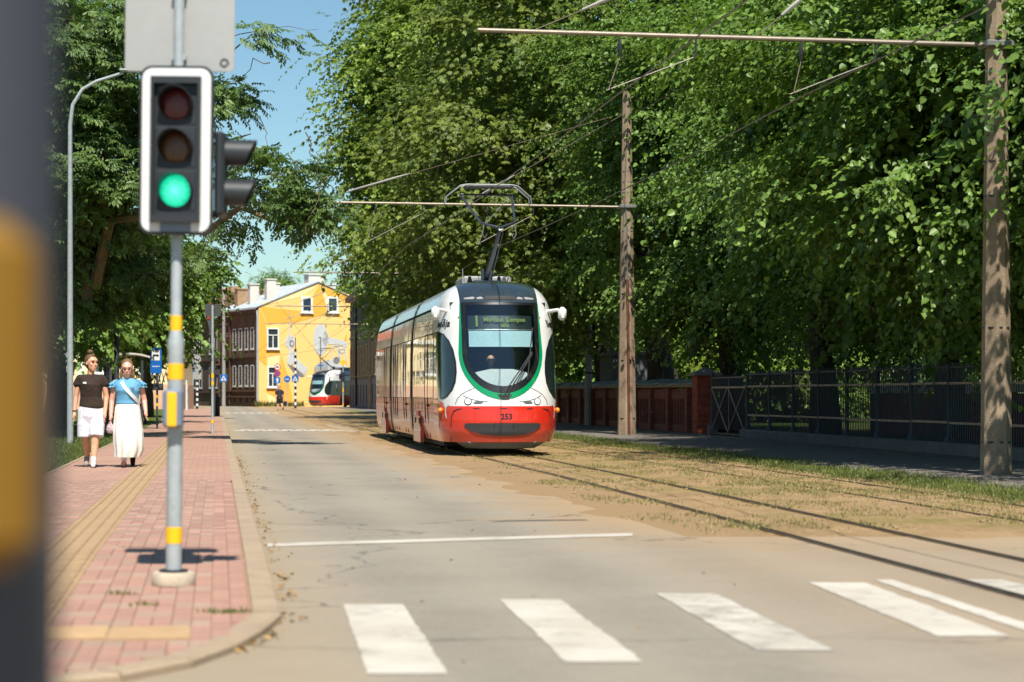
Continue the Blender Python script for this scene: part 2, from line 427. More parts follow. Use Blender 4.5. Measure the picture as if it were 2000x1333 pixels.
for i in range(nI-1):
    b = MB(); a0, a1 = kv[i], kv[i+1]; c0, c1 = kerb_in[i], kerb_in[i+1]
    e = .007/max(.1, (a1-a0).length)
    a0, a1 = a0.lerp(a1, e), a1.lerp(a0, e); c0, c1 = c0.lerp(c1, e), c1.lerp(c0, e)
    dz = (random.random()-.5)*.005
    def rg(o, n_):
        h = zp(o.y)+dz; q = o.lerp(n_, .12)
        return [(o.x, o.y, -.03), (o.x, o.y, h-.014), (q.x, q.y, h), (n_.x, n_.y, h), (n_.x, n_.y, -.03)]
    b.rings([rg(a0, c0), rg(a1, c1)]); part('kerb_stone', b, CONC, PAV)
def pip(x, y, poly):
    ins_ = False; j = len(poly)-1
    for i in range(len(poly)):
        if (poly[i][1] > y) != (poly[j][1] > y) and x < (poly[j][0]-poly[i][0])*(y-poly[i][1])/(poly[j][1]-poly[i][1])+poly[i][0]: ins_ = not ins_
        j = i
    return ins_
ppoly = [(p.x, p.y) for p in kerb_in]+[T(-2.3, 52)[:2], T(-2.3, 9)[:2], (-12, 9)]
pieces = []                                            # (t, Y, kind, material)
def pave_cols(tl, tr, plain=False):
    n = int(round((tr-tl)/.2)); wd = (tr-tl)/n
    for c in range(n):
        t0 = tl+c*wd; Y = 6.8+(.4 if c % 2 else 0)
        while Y < 26:
            if plain:
                pieces.append((t0+wd*.25, Y+.1, 'l', 'r')); pieces.append((t0+wd*.75, Y+.1, 'l', 'r')); Y += .2
            else:
                for q_ in range(3): pieces.append((t0+wd*.25, Y+.1+q_*.2, 'l', 'r')); pieces.append((t0+wd*.75, Y+.1+q_*.2, 'l', 'r'))
                if c % 2: pieces.append((t0+wd*.25, Y+.7, 'l', 'g')); pieces.append((t0+wd*.75, Y+.7, 'l', 'g'))
                else: pieces.append((t0+wd*.5, Y+.7, 't', 'g'))
                Y += .8
pave_cols(-.03, .17, True); pave_cols(-.83, -.03); pave_cols(-2.23, -1.23)
SZ = {'l': (.0965, .1975), 't': (.1965, .1975)}
def tactile_here(x, Y): return -2.36 < x < -1.55 and 9.66 < Y < 10.14
pieces = [p for p in pieces if pip(*T(p[0], p[1])[:2], ppoly) and not tactile_here(*T(p[0], p[1])[:2])]
pieces.sort(key=lambda p: p[1])
shared = {}
for kk in SZ:
    for mm, mt in (('r', PAV_RED), ('g', PAV_GREY)):
        me = MB().box((0,0,-.02), (SZ[kk][0], SZ[kk][1], .04), 0, .003).mesh('paver'); me.materials.append(mt); shared[kk+mm] = me
stuff = {k_: MB() for k_ in ('r0','r1','r2','g0','g1')}; npart = 0
for (t, Y, kk, mm) in pieces:
    x = T(t, Y)[0]; px = 1000+4000*x/Y; z = zp(Y)+(random.random()-.5)*.003; y_ = 770+4000*1.1/Y
    if npart < 300 and 90 < px < 700 and y_ < 1345:
        link('paver', shared[kk+mm], None, PAV, (x, Y, z), ANG); npart += 1
    else: stuff[mm+str(random.randint(0, 2 if mm == 'r' else 1))].box((x, Y, z-.02), (SZ[kk][0], SZ[kk][1], .04), ANG)
PV = lambda n_, c_: mat(n_, srgb(*c_), .88, var=.13, vs=9)
for mm, mt in (('r0', PAV_RED), ('r1', PV('paver_red_dark',(152,115,99))), ('r2', PV('paver_red_pale',(172,134,117))), ('g0', PAV_GREY), ('g1', PV('paver_grey_dark',(148,128,107)))):
    o = stuff[mm].build('paver_field', mt, PAV, recalc=False); o['kind'] = 'stuff'
tm = MB().box((0,0,-.02), (.396,.396,.04), 0, .004)
for k in range(4): tm.prism([(-.175+k*.1,0),(-.165+k*.1,.013),(-.14+k*.1,.013),(-.13+k*.1,0)][::-1], 'y', -.19, .19)
tme = tm.mesh('tactile_tile'); tme.materials.append(TACT)
Y = 9.3
while Y < 62:
    link('tactile_tile', tme, None, PAV, T(-1.03, Y, zp(Y)+.001), ANG); Y += .4
for i in range(2): link('tactile_tile', tme, None, PAV, (-2.15+i*.4, 9.9, zp(9.9)+.001), ANG+PI/2)
# =================================================================== trees
def leaf_material(name, dark, light, trans=.30):
    g = NT(name)
    a = g.n('Attribute', attribute_name='tone').outputs['Fac']
    c = g.mix(a, dark, light)
    b = g.bsdf(Base_Color=c, Roughness=.42); b.inputs['Specular IOR Level'].default_value = .35
    tr = g.n('BsdfTranslucent', {0: g.mix(.5, c, tuple(min(1, x*k) for x, k in zip(light, (1.35, 1.5, .5))))})
    return g.done(g.n('MixShader', {0: trans, 1: b, 2: tr}))
LIME = leaf_material('lime_leaf', (.026,.064,.013), (.225,.350,.068))
MAPLE = leaf_material('maple_leaf', (.036,.076,.012), (.275,.375,.054))
CHEST = leaf_material('chestnut_leaf', (.038,.070,.012), (.265,.330,.058))
ASH = leaf_material('ash_leaf', (.030,.068,.018), (.165,.250,.066))
BARK = mat('bark', srgb(66,58,50), .95, var=.35, vs=5, bump=.9, bs=22)
BARK_Y = mat('lichen_bark', srgb(120,98,66), .95, var=.3, vs=3, bump=.7, bs=30, col2=srgb(86,74,60))

def unit(a): return a/np.maximum(1e-6, np.linalg.norm(a, axis=-1, keepdims=True))
SHAPE6 = [(0,0),(.22,.42),(.62,.40),(1,0),(.62,-.40),(.22,-.42)]
SHAPE4 = [(0,0),(.48,.5),(1,0),(.48,-.5)]
def leaf_arrays(P, D, Nn, L, W, tone, six):
    S = unit(np.cross(Nn, D)); shp = SHAPE6 if six else SHAPE4; n = len(shp)
    V = np.empty((len(P), n, 3), np.float32)
    for i, (a, b) in enumerate(shp):
        V[:, i] = P+D*(L*a)[:, None]+S*(W*b)[:, None]+Nn*((abs(b)*.35*W-.25*L*a*a))[:, None]
    F = [(0,1,2,3),(0,3,4,5)] if six else [(0,1,2),(0,2,3)]
    return V.reshape(-1, 3), n, F, np.repeat(tone, n)
def np_mesh(name, chunks, m):
    me = bpy.data.meshes.new(name)
    nv = sum(len(c[0]) for c in chunks); V = np.concatenate([c[0] for c in chunks])
    loops = []; starts = []; ls = 0; off = 0
    for (v, n, F, t) in chunks:
        k = len(v)//n; base = off+np.arange(k)*n
        for_f = np.array(F)                              # all faces of one leaf have the same size
        idx = (base[:, None, None]+for_f[None]).reshape(-1); loops.append(idx)
        sz = for_f.shape[1]; nf = k*for_f.shape[0]
        starts.append(ls+np.arange(nf)*sz); ls += nf*sz; off += len(v)
    loops = np.concatenate(loops).astype(np.int32); starts = np.concatenate(starts).astype(np.int32)
    me.vertices.add(nv); me.vertices.foreach_set('co', V.astype(np.float32).reshape(-1))
    me.loops.add(len(loops)); me.loops.foreach_set('vertex_index', loops)
    me.polygons.add(len(starts)); me.polygons.foreach_set('loop_start', starts)
    at_ = me.attributes.new('tone', 'FLOAT', 'POINT'); at_.data.foreach_set('value', np.concatenate([c[3] for c in chunks]).astype(np.float32))
    me.update(calc_edges=True); me.materials.append(m)
    return me
def sprays(kind, C, out, size, rng, big=1.):
    """C: spray roots (N,3); out: outward unit dirs -> leaf arrays"""
    N = len(C)
    dt = unit(out*np.array([.9,.9,.35])+rng.normal(0,.38,(N,3))+np.array([0,0,-.10]))
    ln = rng.uniform(.65,1.15,N)*size
    clump_tone = rng.uniform(0,1,N); tilt = out*.5+np.array([0,0,.8])+rng.normal(0,.25,(N,3))
    m = {'lime':13,'maple':11,'chestnut':5,'ash':5}[kind]
    ch = []
    for k in range(m):
        s = (k+.6)/m; side = 1 if k % 2 else -1
        droop = np.zeros((N,3)); droop[:,2] = -.35*s*s*ln
        p = C+dt*(s*ln)[:,None]+droop+rng.normal(0,.03,(N,3))
        lat = unit(np.cross(dt, np.array([0,0,1.])))
        d = unit(dt*.6+lat*side*.7+np.array([0,0,-.30])+rng.normal(0,.2,(N,3)))
        nn = tilt+rng.normal(0,.2,(N,3)); nn = unit(nn-d*np.sum(nn*d,1,keepdims=True))
        tone = np.clip(clump_tone*.5+rng.uniform(0,.5,N),0,1)
        if kind == 'lime':
            L = rng.uniform(.07,.155,N)*big; ch.append(leaf_arrays(p,d,nn,L,L*.95,tone,True))
        elif kind == 'maple':
            L = rng.uniform(.1,.215,N)*big; ch.append(leaf_arrays(p,d,nn,L,L*1.1,tone,True))
        elif kind == 'chestnut':
            sd = unit(np.cross(nn,d))
            for j in range(6):
                a = (j-2.5)*.52; dj = unit(d*math.cos(a)+sd*math.sin(a)+np.array([0,0,-.25]))
                nj = unit(nn-dj*np.sum(nn*dj,1,keepdims=True)); L = rng.uniform(.15,.22,N)*(1-.12*abs(j-2.5))
                ch.append(leaf_arrays(p+d*.05,dj,nj,L,L*.36,tone,False))
        else:
            sd = unit(np.cross(nn,d)); rl = rng.uniform(.2,.32,N)
            for j in range(9):
                u = (j//2+.7)/4.8; sgn = 0 if j == 8 else (1 if j % 2 else -1)
                pj = p+d*(rl*u)[:,None]; dj = unit(d*.55+sd*sgn*.85+np.array([0,0,-.2])+rng.normal(0,.1,(N,3)))
                nj = unit(nn-dj*np.sum(nn*dj,1,keepdims=True)); L = rng.uniform(.085,.13,N)
                ch.append(leaf_arrays(pj,dj,nj,L*1.1,L*.52,tone,False))
    return ch
def make_tree(name, label, base, blobs, kind, m, n_clumps, per, bark=BARK, trunk_r=.38, trunk_top=None, limbs=12, clump_r=.8, size=1., seed=1,
              face=(-.75,-.66,0.), zmin=2.6, group=None, extra_limbs=(), lean=(0,0), twigs=0, back=.3, fill=6):
    rng = np.random.default_rng(seed); rr = random.Random(seed)
    root = thing(name, label, 'tree', base, 0, group); B0 = np.array(base)
    bl = np.array([[*b] for b in blobs], float)                     # cx,cy,cz,rx,ry,rz (world)
    wgt = bl[:,3]*bl[:,5]; wgt /= wgt.sum()
    fdir = np.array(face)/np.linalg.norm(face)
    cs = []; co = []
    while len(cs) < n_clumps:
        i = rng.choice(len(bl), p=wgt); d = unit(rng.normal(0,1,3))
        if rng.uniform() > back+(1-back)*max(0., .35+.65*float(d@fdir)): continue
        u = 1-.42*rng.uniform()**2.2
        n_ = 1+.16*math.sin(d[0]*5+i*2.1)*math.sin(d[1]*6+i)+.12*math.sin(d[2]*9+i*3.7)
        p = bl[i,:3]+d*bl[i,3:]*u*n_
        if p[2] < zmin: continue
        cs.append(p); co.append(d)
    cs = np.array(cs); co = np.array(co)
    off = rng.normal(0,1,(n_clumps*per,3))*np.array([1.15,1.15,.26])*clump_r*rng.uniform(.5,1.1,(n_clumps*per,1))
    off[:,2] -= np.minimum(.55*clump_r, .22*np.sum(off[:,:2]**2,1)/max(.2,clump_r))
    P = np.repeat(cs,per,0)+off
    O = unit(np.repeat(co,per,0)+rng.normal(0,.25,(n_clumps*per,3)))
    chs = sprays(kind,P-B0,O,size,rng)
    if fill:
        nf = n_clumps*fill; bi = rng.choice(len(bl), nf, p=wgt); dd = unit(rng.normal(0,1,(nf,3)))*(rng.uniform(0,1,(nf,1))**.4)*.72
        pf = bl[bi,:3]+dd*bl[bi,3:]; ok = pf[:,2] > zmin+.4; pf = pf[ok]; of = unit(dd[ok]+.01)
        chs += [(c_[0],c_[1],c_[2],c_[3]*.5) for c_ in sprays('lime',pf-B0,of,1.5,rng,2.1)]  # filler leaves added to block light, toned down as shade inside the crown
    me = np_mesh('crown', chs, m)
    link('crown', me, None, root)
    # trunk with flare
    tt = np.array(trunk_top if trunk_top is not None else bl[:,:3].mean(0)) - B0
    b = MB(); path = []; rad = []
    for k in range(7):
        s = k/6; path.append((tt[0]*s+lean[0]*math.sin(s*3)+(.06*math.sin(k*1.7) if k else 0), tt[1]*s+lean[1]*math.sin(s*3), -.1+(tt[2]+.1)*s)); rad.append(trunk_r*(1.35 if k == 0 else 1.0 if k == 1 else 1-.75*s))
    b.tube(path, rad, 12); part('trunk', b, bark, root, True)
    lb = MB(); sel = rng.permutation(len(cs))[:limbs]
    def limb(p0, p1, r0, r1, sag=.12):
        p0, p1 = np.array(p0), np.array(p1); pts = []; n = 7
        jit = np.linalg.norm(p1-p0)*.035
        for k in range(n+1):
            s = k/n; q = p0*(1-s)+p1*s; q = q+np.array([0,0,1.])*math.sin(s*PI)*np.linalg.norm(p1-p0)*sag
            if 0 < k < n: q = q+rng.normal(0,1,3)*jit
            pts.append(tuple(q))
        lb.tube(pts, [r0+(r1-r0)*(k/n)**.8 for k in range(n+1)], 7, False); return pts
    for i in sel:
        s = rr.uniform(.3,.95); k = min(5,int(s*6)); p0 = np.array(path[k])*(1-(s*6-k))+np.array(path[k+1])*(s*6-k)
        pts = limb(p0, cs[i]-B0, rad[k]*.42, .02)
        for _ in range(2):
            j = rng.integers(len(cs)); q = pts[rr.randint(3,6)]
            if np.linalg.norm(cs[j]-B0-np.array(q)) < 5: limb(q, cs[j]-B0, .045, .01)
    for pts, r0, r1 in extra_limbs:
        pts = [tuple(np.array(p)-B0) for p in pts]; lb.tube(pts, [r0+(r1-r0)*k/(len(pts)-1) for k in range(len(pts))], 8, False)
    for _ in range(twigs):
        i = rng.integers(len(P)); j = rng.integers(len(cs)); a = P[i]-B0; q = a-O[i]*rng.uniform(.6,1.6)+rng.normal(0,.2,3)
        limb(q, a+O[i]*.5, .014, .004, .05)
    part('limbs', lb, bark, root, True, recalc=False)
    return root
def tb_(t, Y, z, rt, rY, rz): return (*T(t, Y, z), rt, rY, rz)
def lime(Y, label, seed, n, top, tc_=13.4, per=30, t=15.6, zmin=2.5):
    cz = top*.58; rz = top-cz
    bl = [tb_(tc_,Y,cz,5.0,5.4,rz), tb_(tc_-1.4,Y-.5,5.2,2.7,4.6,2.3), tb_(tc_-.4,Y+2,4.4,3.0,4.6,1.7), tb_(tc_-1.2,Y+1,cz+.6,4.2,4.4,rz*.75)]
    return make_tree('lime_tree', label, T(t,Y,.05), bl, 'lime', LIME, n, per, trunk_r=.34, trunk_top=T(t-.5,Y+.3,top*.62), limbs=9, clump_r=.6, seed=seed, zmin=zmin, group='limes behind the park fence')
lime(26.0, 'lime tree nearest the camera, a few sprays hanging before the front concrete pole', 3, 70, 9.6, 16.6, zmin=4.6)
lime(34.5, 'large lime tree behind the iron fence beside the front concrete pole', 4, 170, 11.0, 14.6)
lime(43.5, 'lime tree whose dark trunk stands behind the middle of the iron fence', 5, 185, 12.6, 15.9)
lime(52.5, 'lime tree behind the left half of the iron fence, second trunk from the gate', 6, 185, 14.6, 18.4)
lime(62, 'lime tree with a thick trunk just behind the brick gate pillar', 7, 185, 17, 16.4)
def chest(Y, label, seed, n=150):
    bl = [tb_(12.6,Y,11.5,6.0,6,8.5), tb_(10.6,Y-1,8,3.6,4.5,4.2), tb_(12,Y,17,5,5,4.5), tb_(12.4,Y,5,3.2,5,2.6)]
    return make_tree('chestnut_tree', label, T(15.8,Y,.05), bl, 'chestnut', CHEST, n, 22, trunk_r=.45, trunk_top=T(14,Y,14), limbs=10, clump_r=.9, seed=seed, zmin=2.6, group='chestnuts behind the brick wall')
chest(72, 'horse chestnut tree above the brick wall, right of the pantograph', 8, 190)
chest(82, 'horse chestnut tree above the tram roof, left of the pantograph', 9, 170)
def maple(Y, label, bl, seed, n, t=14.5, per=22):
    return make_tree('maple_tree', label, T(t,Y,.05), bl, 'maple', MAPLE, n, per, trunk_r=.5, trunk_top=T(t-2,Y,13), limbs=12, clump_r=.95, size=1.15, seed=seed, zmin=3.0, group='maples beyond the tram')
def px_blob(x, y, Y, rx, ry, rd): return (*at(x,y,Y), rx*Y/4000, rd, ry*Y/4000)
maple(97, 'tall maple tree with a broad crown standing against the sky left of the tram pantograph',
      [px_blob(850,110,97,150,140,5.5), px_blob(760,165,97,62,56,2.4), px_blob(735,262,96,40,40,2.), px_blob(770,300,97,85,85,3.4), px_blob(880,330,98,130,160,5),
       px_blob(775,430,96,80,80,3.2), px_blob(865,15,98,95,90,4.2), px_blob(735,110,97,38,30,1.8), px_blob(800,530,97,60,50,3), px_blob(890,500,98,110,90,4)], 10, 330)
maple(122, 'farther maple tree whose lower crown hangs beside the green house',
      [px_blob(752,440,122,42,60,3.4), px_blob(800,500,122,80,110,5), px_blob(765,590,122,26,44,2.4), px_blob(840,400,124,110,140,5)], 12, 120, 13.5)
maple(90, 'maple tree behind the chestnuts, filling the gap above the brick wall',
      [px_blob(1180,240,90,130,160,5), px_blob(1120,420,90,120,120,5), px_blob(1010,300,91,100,200,4), px_blob(1200,560,88,110,80,4)], 13, 150, 20.0)
# left side: the ash that overhangs the road, and the darker trees behind it
Yl = 50
make_tree('ash_tree', 'tall ash tree on the left, one branch reaching over the road behind the traffic light', T(-5.4,Yl+1,.08),
    [px_blob(150,90,Yl,105,150,2.4), px_blob(110,330,Yl+1,80,170,2.2), px_blob(235,330,Yl,90,120,2.), px_blob(225,170,Yl,75,110,2.),
     px_blob(492,55,Yl-3,18,22,.4), px_blob(455,150,Yl-3,20,16,.4), px_blob(480,262,Yl-3,48,36,.7), px_blob(550,330,Yl-4,34,50,.6), px_blob(455,375,Yl-2,42,40,.8),
     px_blob(545,400,Yl-4,50,30,.6), px_blob(610,395,Yl-4,32,30,.5), px_blob(430,190,Yl-2,26,40,.6), px_blob(385,505,Yl+6,30,32,1.), px_blob(190,520,Yl+3,110,100,2.2)],
    'ash', ASH, 205, 15, fill=0, bark=BARK_Y, trunk_r=.3, trunk_top=at(205,250,Yl+1), limbs=14, clump_r=.34, size=.55, seed=21, face=(.5,-.85,0), zmin=3.0, back=.6, twigs=60,
    extra_limbs=[([at(185,560,Yl+1),at(215,430,Yl),at(290,420,Yl-1),at(400,455,Yl-2),at(470,405,Yl-3),at(540,435,Yl-4),at(640,425,Yl-4)],.16,.02),
                 ([at(200,430,Yl),at(260,330,Yl),at(330,300,Yl-1),at(430,280,Yl-2),at(490,262,Yl-3)],.13,.012),
                 ([at(205,300,Yl),at(250,120,Yl),at(330,40,Yl-1),at(430,120,Yl-2),at(490,70,Yl-3)],.11,.01),
                 ([at(170,600,Yl+1),at(165,380,Yl+1),at(110,200,Yl+1),at(100,20,Yl+1)],.14,.04),
                 ([at(200,420,Yl),at(215,200,Yl),at(255,60,Yl),at(300,-60,Yl)],.12,.05)])
def dark_tree(x, Y, label, bl, seed, n, tr=.3):
    X = at(x,800,Y)[0]
    return make_tree('broadleaf_tree', label, (X,Y,.08), bl, 'maple', LIME, n, 20, trunk_r=tr, trunk_top=(X,Y,7), limbs=8, clump_r=.8, seed=seed, face=(.3,-.95,0), zmin=3.2, group='trees behind the left pavement')
dark_tree(110, 62, 'broad dark tree at the left edge behind the two walking women', [px_blob(100,560,62,110,110,2.5), px_blob(160,620,62,60,70,2.2), px_blob(40,380,63,120,200,3), px_blob(20,100,63,110,200,3)], 31, 150, .36)
dark_tree(215, 78, 'leafy tree above the bus shelter roof', [px_blob(230,590,78,80,100,2.5), px_blob(255,500,78,70,70,2.2), px_blob(190,670,78,60,44,2.2), px_blob(285,590,79,26,50,1.5)], 32, 100)
dark_tree(285, 98, 'leafy tree behind the bus stop sign, left of the brown houses', [px_blob(285,580,98,55,90,2.4), px_blob(296,640,98,30,50,2), px_blob(370,520,97,52,34,1.5), px_blob(340,560,98,36,40,1.5)], 33, 80)
dark_tree(-120, 56, 'tree beyond the left edge of the lawn', [px_blob(-120,430,56,150,220,3), px_blob(-60,640,56,110,90,3)], 34, 90)
def far_tree(x, y, Y, rx, ry, label, seed):
    X = at(x,y,Y)[0]
    make_tree('broadleaf_tree', label, (X,Y,0), [px_blob(x,y,Y,rx,ry,3), px_blob(x+rx*.5,y+ry*.5,Y,rx*.7,ry*.7,2)], 'maple', LIME, 36, 22, trunk_r=.3, trunk_top=(*at(x,y,Y)[:2], at(x,y,Y)[2]), limbs=6, clump_r=1.0, size=1.4, seed=seed, face=(0,-1,0))
far_tree(540, 556, 235, 26, 20, 'small round tree top showing above the yellow house roof', 41)
far_tree(690, 565, 215, 26, 18, 'dark tree top behind the right end of the yellow gable', 42)
# the park behind the fence: sunlit shrubs and the trees that close the view
PARK = [(24,40,3.2,'rounded shrub in the park seen between the fence and lime crowns, near its right end'),(27,52,4.0,'sunlit shrub in the park behind the second fence bay'),(30,66,4.5,'tall shrub in the park behind the gate'),
        (23,84,5.,'park shrub behind the brick wall right of the tram'),(26,98,7.,'park tree behind the far brick wall'),(33,44,7.5,'tall park tree behind the right half of the fence'),(35,58,8.5,'tall park tree behind the gate pillar'),
        (21,112,8.,'park tree at the far end of the brick wall'),(40,76,10.,'broad park tree behind the brick wall, farther back'),(46,52,10.,'broad park tree far behind the middle of the fence'),(44,36,9.,'broad park tree far behind the right end of the fence'),(34,96,9.,'broad park tree behind the pale post'),(58,66,12.,'farthest park tree closing the view behind the fence'),(52,90,11.,'far park tree behind the brick wall, half hidden'),(30,128,10.,'far park tree at the left end of the brick wall'),(62,44,12.,'far park tree behind the right end of the fence, beyond the garden wall'),(28,46,4.5,'low park shrub behind the garden wall')]
for i, (t, Y, h, lab) in enumerate(PARK):
    o = make_tree('park_shrub' if h < 6 else 'park_tree', lab, T(t,Y,.06), [tb_(t,Y,h*.5,h*.8,h*.7,h*.48), tb_(t-1,Y-1,h*.8,h*.55,h*.5,h*.4), tb_(t,Y,h*.25,h*.75,h*.6,h*.25)], 'maple', LIME if h > 6 else MAPLE, 120 if h > 6 else 60, 20,
        trunk_r=.12, trunk_top=T(t,Y,h*.7), limbs=5, clump_r=.7 if h < 6 else 1.1, size=1. if h < 6 else 1.5, seed=50+i, zmin=.3, group='park shrubs and trees')
    if h < 6: o['category'] = 'shrub'
# =================================================================== iron fence, gate, brick wall
IRON = mat('fence_iron', srgb(52,63,70), .5, .1, var=.2, vs=6)
FLAT = mat('rusty_flat_bar', srgb(184,158,132), .75, .1, var=.3, vs=9)
PLINTH = mat('plinth_concrete', srgb(112,108,104), .9, var=.25, vs=2, bump=.4, bs=50)
FT = 14.0
def fence_frame(Y, z=.05): return T(FT, Y, z)
pk = MB(); pk.tube([(0,0,.24),(0,0,1.62),(0,0,1.66),(0,0,1.76)], [.0125,.0125,.02,.002], 4); PICKET = pk.mesh('picket'); PICKET.materials.append(IRON)
pp = MB(); pp.lathe([(.10,.22),(.10,.26),(.075,.30),(.05,.36),(.042,.44),(.042,1.58),(.055,1.60),(.055,1.66),(.04,1.68),(.05,1.72),(.012,1.76),(.012,1.82),(.02,1.84),(.003,1.92)], n=10)
POST = pp.mesh('post'); POST.materials.append(IRON); POST.polygons.foreach_set('use_smooth', [True]*len(POST.polygons)); POST.set_sharp_from_angle(angle=R(40))
F0 = 54.0; SP = 2.12; NB = 10
fence = thing('iron_fence', 'dark iron picket fence on a low concrete plinth along the right sidewalk', 'fence', fence_frame(F0), ANG)
L = SP*NB/math.cos(ANG)*1.0
bay = SP/math.cos(ANG)
b = MB(); b.prism([(-.17,-.06),(.17,-.06),(.17,.19),(.14,.22),(-.14,.22),(-.17,.19)], 'y', -L, .25); part('plinth', b, PLINTH, fence)
for k in range(NB+1): link('post', POST, None, fence, (0,-k*bay,0))
for k in range(NB):
    y0, y1 = -k*bay-.05, -(k+1)*bay+.05
    link('rail', MB().box((0,(y0+y1)/2,1.66), (.03,abs(y1-y0),.028)).mesh('rail'), IRON, fence)
    for z, nm in ((1.35,'flat_bar'),(.60,'flat_bar')):
        part(nm, MB().box((-.022,(y0+y1)/2,z+random.uniform(-.006,.006)), (.012,abs(y1-y0),.045)), FLAT, fence)
    for j in range(17): link('picket', PICKET, None, fence, (0, y0-.03+(y1-y0+.06)*(j+.5)/17, 0))
gl = 3.9/math.cos(ANG)
gate = thing('iron_gate', 'dark iron double gate with pale crossed braces beside the brick pillar', 'gate', fence_frame(F0+.1), ANG)
link('post', POST, None, gate, (0,gl-.12,0))
part('foot_block', MB().box((0,gl-.12,.1), (.26,.26,.32), 0, .02), PLINTH, gate)
for s in range(2):
    a, c = (.08+s*(gl-.2)/2, .08+(s+1)*(gl-.2)/2-.04)
    for z in (.05, 1.6): part('rail', MB().box((0,(a+c)/2,z), (.03,c-a,.035)), IRON, gate)
    part('flat_bar', MB().box((-.024,(a+c)/2,1.33), (.014,c-a,.05)), FLAT, gate)
    for y in (a, c): part('stile', MB().box((0,y,.82), (.03,.03,1.6)), IRON, gate)
    m_ = (a+c)/2
    for (ya, za, yb, zb) in ((a,.1,c,1.3),(a,1.3,c,.1)):
        part('brace', MB().cyl((-.03 if za < zb else -.05,ya,za), (-.03 if za < zb else -.05,yb,zb), .015, n=5), FLAT, gate)
    for j in range(15): link('picket', PICKET, None, gate, (0, a+(c-a)*(j+.5)/15, -.08))
def brick_mat(name, c1, c2, mort, axis='yz'):
    g = NT(name); v = g.coord(); sp = g.n('SeparateXYZ', {0: v})
    geo = g.n('NewGeometry'); nx = g.n('SeparateXYZ', {0: g.n('VectorTransform', {0: geo.outputs['Normal']}, vector_type='NORMAL', convert_from='WORLD', convert_to='OBJECT').outputs[0]})
    side = g.math('GREATER_THAN', g.math('ABSOLUTE', nx.outputs[0]), .6)
    u = g.math('ADD', g.math('MULTIPLY', sp.outputs[1], side), g.math('MULTIPLY', sp.outputs[0], g.math('SUBTRACT', 1.0, side)))
    br = g.n('TexBrick', {'Vector': g.n('CombineXYZ', {0: u, 1: sp.outputs[2]}).outputs[0], 'Color1': c1, 'Color2': c2, 'Mortar': mort, 'Scale': 1.0, 'Mortar Size': .007, 'Brick Width': .25, 'Row Height': .075})
    n = g.noise(v, 1.6, 5, .65); c = g.mix(g.math('MULTIPLY', g.ramp(n, .45, .7), .6), br.outputs[0], tuple(x*.45 for x in c1))
    c = g.mix(g.math('MULTIPLY', g.ramp(g.noise(v, 3.1, 5, .7), .62, .72), .6), c, srgb(190,170,158))
    b = g.bsdf(Base_Color=c, Roughness=.9)
    g.set(b, 'Normal', g.n('Bump', {'Strength': .6, 'Distance': .012, 'Height': g.math('ADD', g.math('SUBTRACT', 1.0, br.outputs[1]), g.math('MULTIPLY', g.noise(v, 30, 4, .7), .5))}))
    return g.done(b)
BRICK = brick_mat('wall_brick', srgb(150,76,56), srgb(124,62,48), srgb(130,102,88))
BRICKP = mat('brick', srgb(166,78,56), .9, var=.3, vs=8, bump=.5, bs=60, rnd=.22)
SLATE = mat('slate_cap', srgb(140,150,150), .6, var=.25, vs=4, bump=.4, bs=18, rnd=.15)
TIMBER = mat('cap_board', srgb(168,146,116), .85, var=.25, vs=5)
# gate pillar, brick by brick
pil = thing('gate_pillar', 'square red brick gate pillar with a pointed stone cap at the end of the brick wall', 'pillar', fence_frame(58.75), ANG)
part('core', MB().box((0,0,.82), (.58,.58,1.62)), SAND, pil)
bk = {}
for nm, ln in (('f', .236), ('h', .112)):
    bk[nm] = MB().box((0,0,0), (ln,.03,.066), 0, .006).mesh('brick'); bk[nm].materials.append(BRICKP)
for face in range(2):
    for r_ in range(22):
        x = -.305; k = 0; row = ['f','f','h'] if r_ % 2 else ['h','f','f']
        for q in row:
            ln = .236 if q == 'f' else .112; xc = x+ln/2; x += ln+.012; o = random.uniform(-.004,.005)
            if face == 0: link('brick', bk[q], None, pil, (xc,-.297-o,.04+r_*.0745+.033))
            else: link('brick', bk[q], None, pil, (-.297-o, xc, .04+r_*.0745+.033), PI/2)
cp = MB(); cp.box((0,0,1.71), (.82,.82,.07), 0, .01); cp.add([(-.36,-.36,1.746),(.36,-.36,1.746),(.36,.36,1.746),(-.36,.36,1.746),(0,0,1.92)], [(0,1,4),(1,2,4),(2,3,4),(3,0,4)]); part('cap', cp, mat('cap_stone', srgb(128,120,112), .9, var=.2), pil)
wallb = thing('brick_wall', 'low red brick wall with ribbed panels and slate capping right of the tram', 'wall', fence_frame(59.2), ANG)
WL = 78.0
part('core', MB().box((.22,WL/2,.68), (.24,WL,1.36)), BRICK, wallb)
n = int(WL/2.58)
for k in range(n):
    y0 = 1.5+k*2.58
    part('pilaster', MB().box((.0,y0,.66), (.24,.34,1.32)), BRICK, wallb)
    part('frieze', MB().box((.065,y0+1.29,1.14), (.13,2.22,.3)), BRICK, wallb)
    part('base_course', MB().box((.07,y0+1.29,.1), (.1,2.22,.22)), BRICK, wallb)
    if k < 12:
        for j in range(6): part('rib', MB().box((.075,y0+.42+j*.35,.6), (.115,.13,.78)), BRICK, wallb)
part('cap_board', MB().box((.06,WL/2,1.39), (.36,WL,.055)), TIMBER, wallb)
sl_ = MB(); sl_.prism([(-.27,0),(.30,.0),(.30,.16),(.26,.19),(-.27,.028)], 'y', -.29, .29); SLM = sl_.mesh('slate'); SLM.materials.append(SLATE)
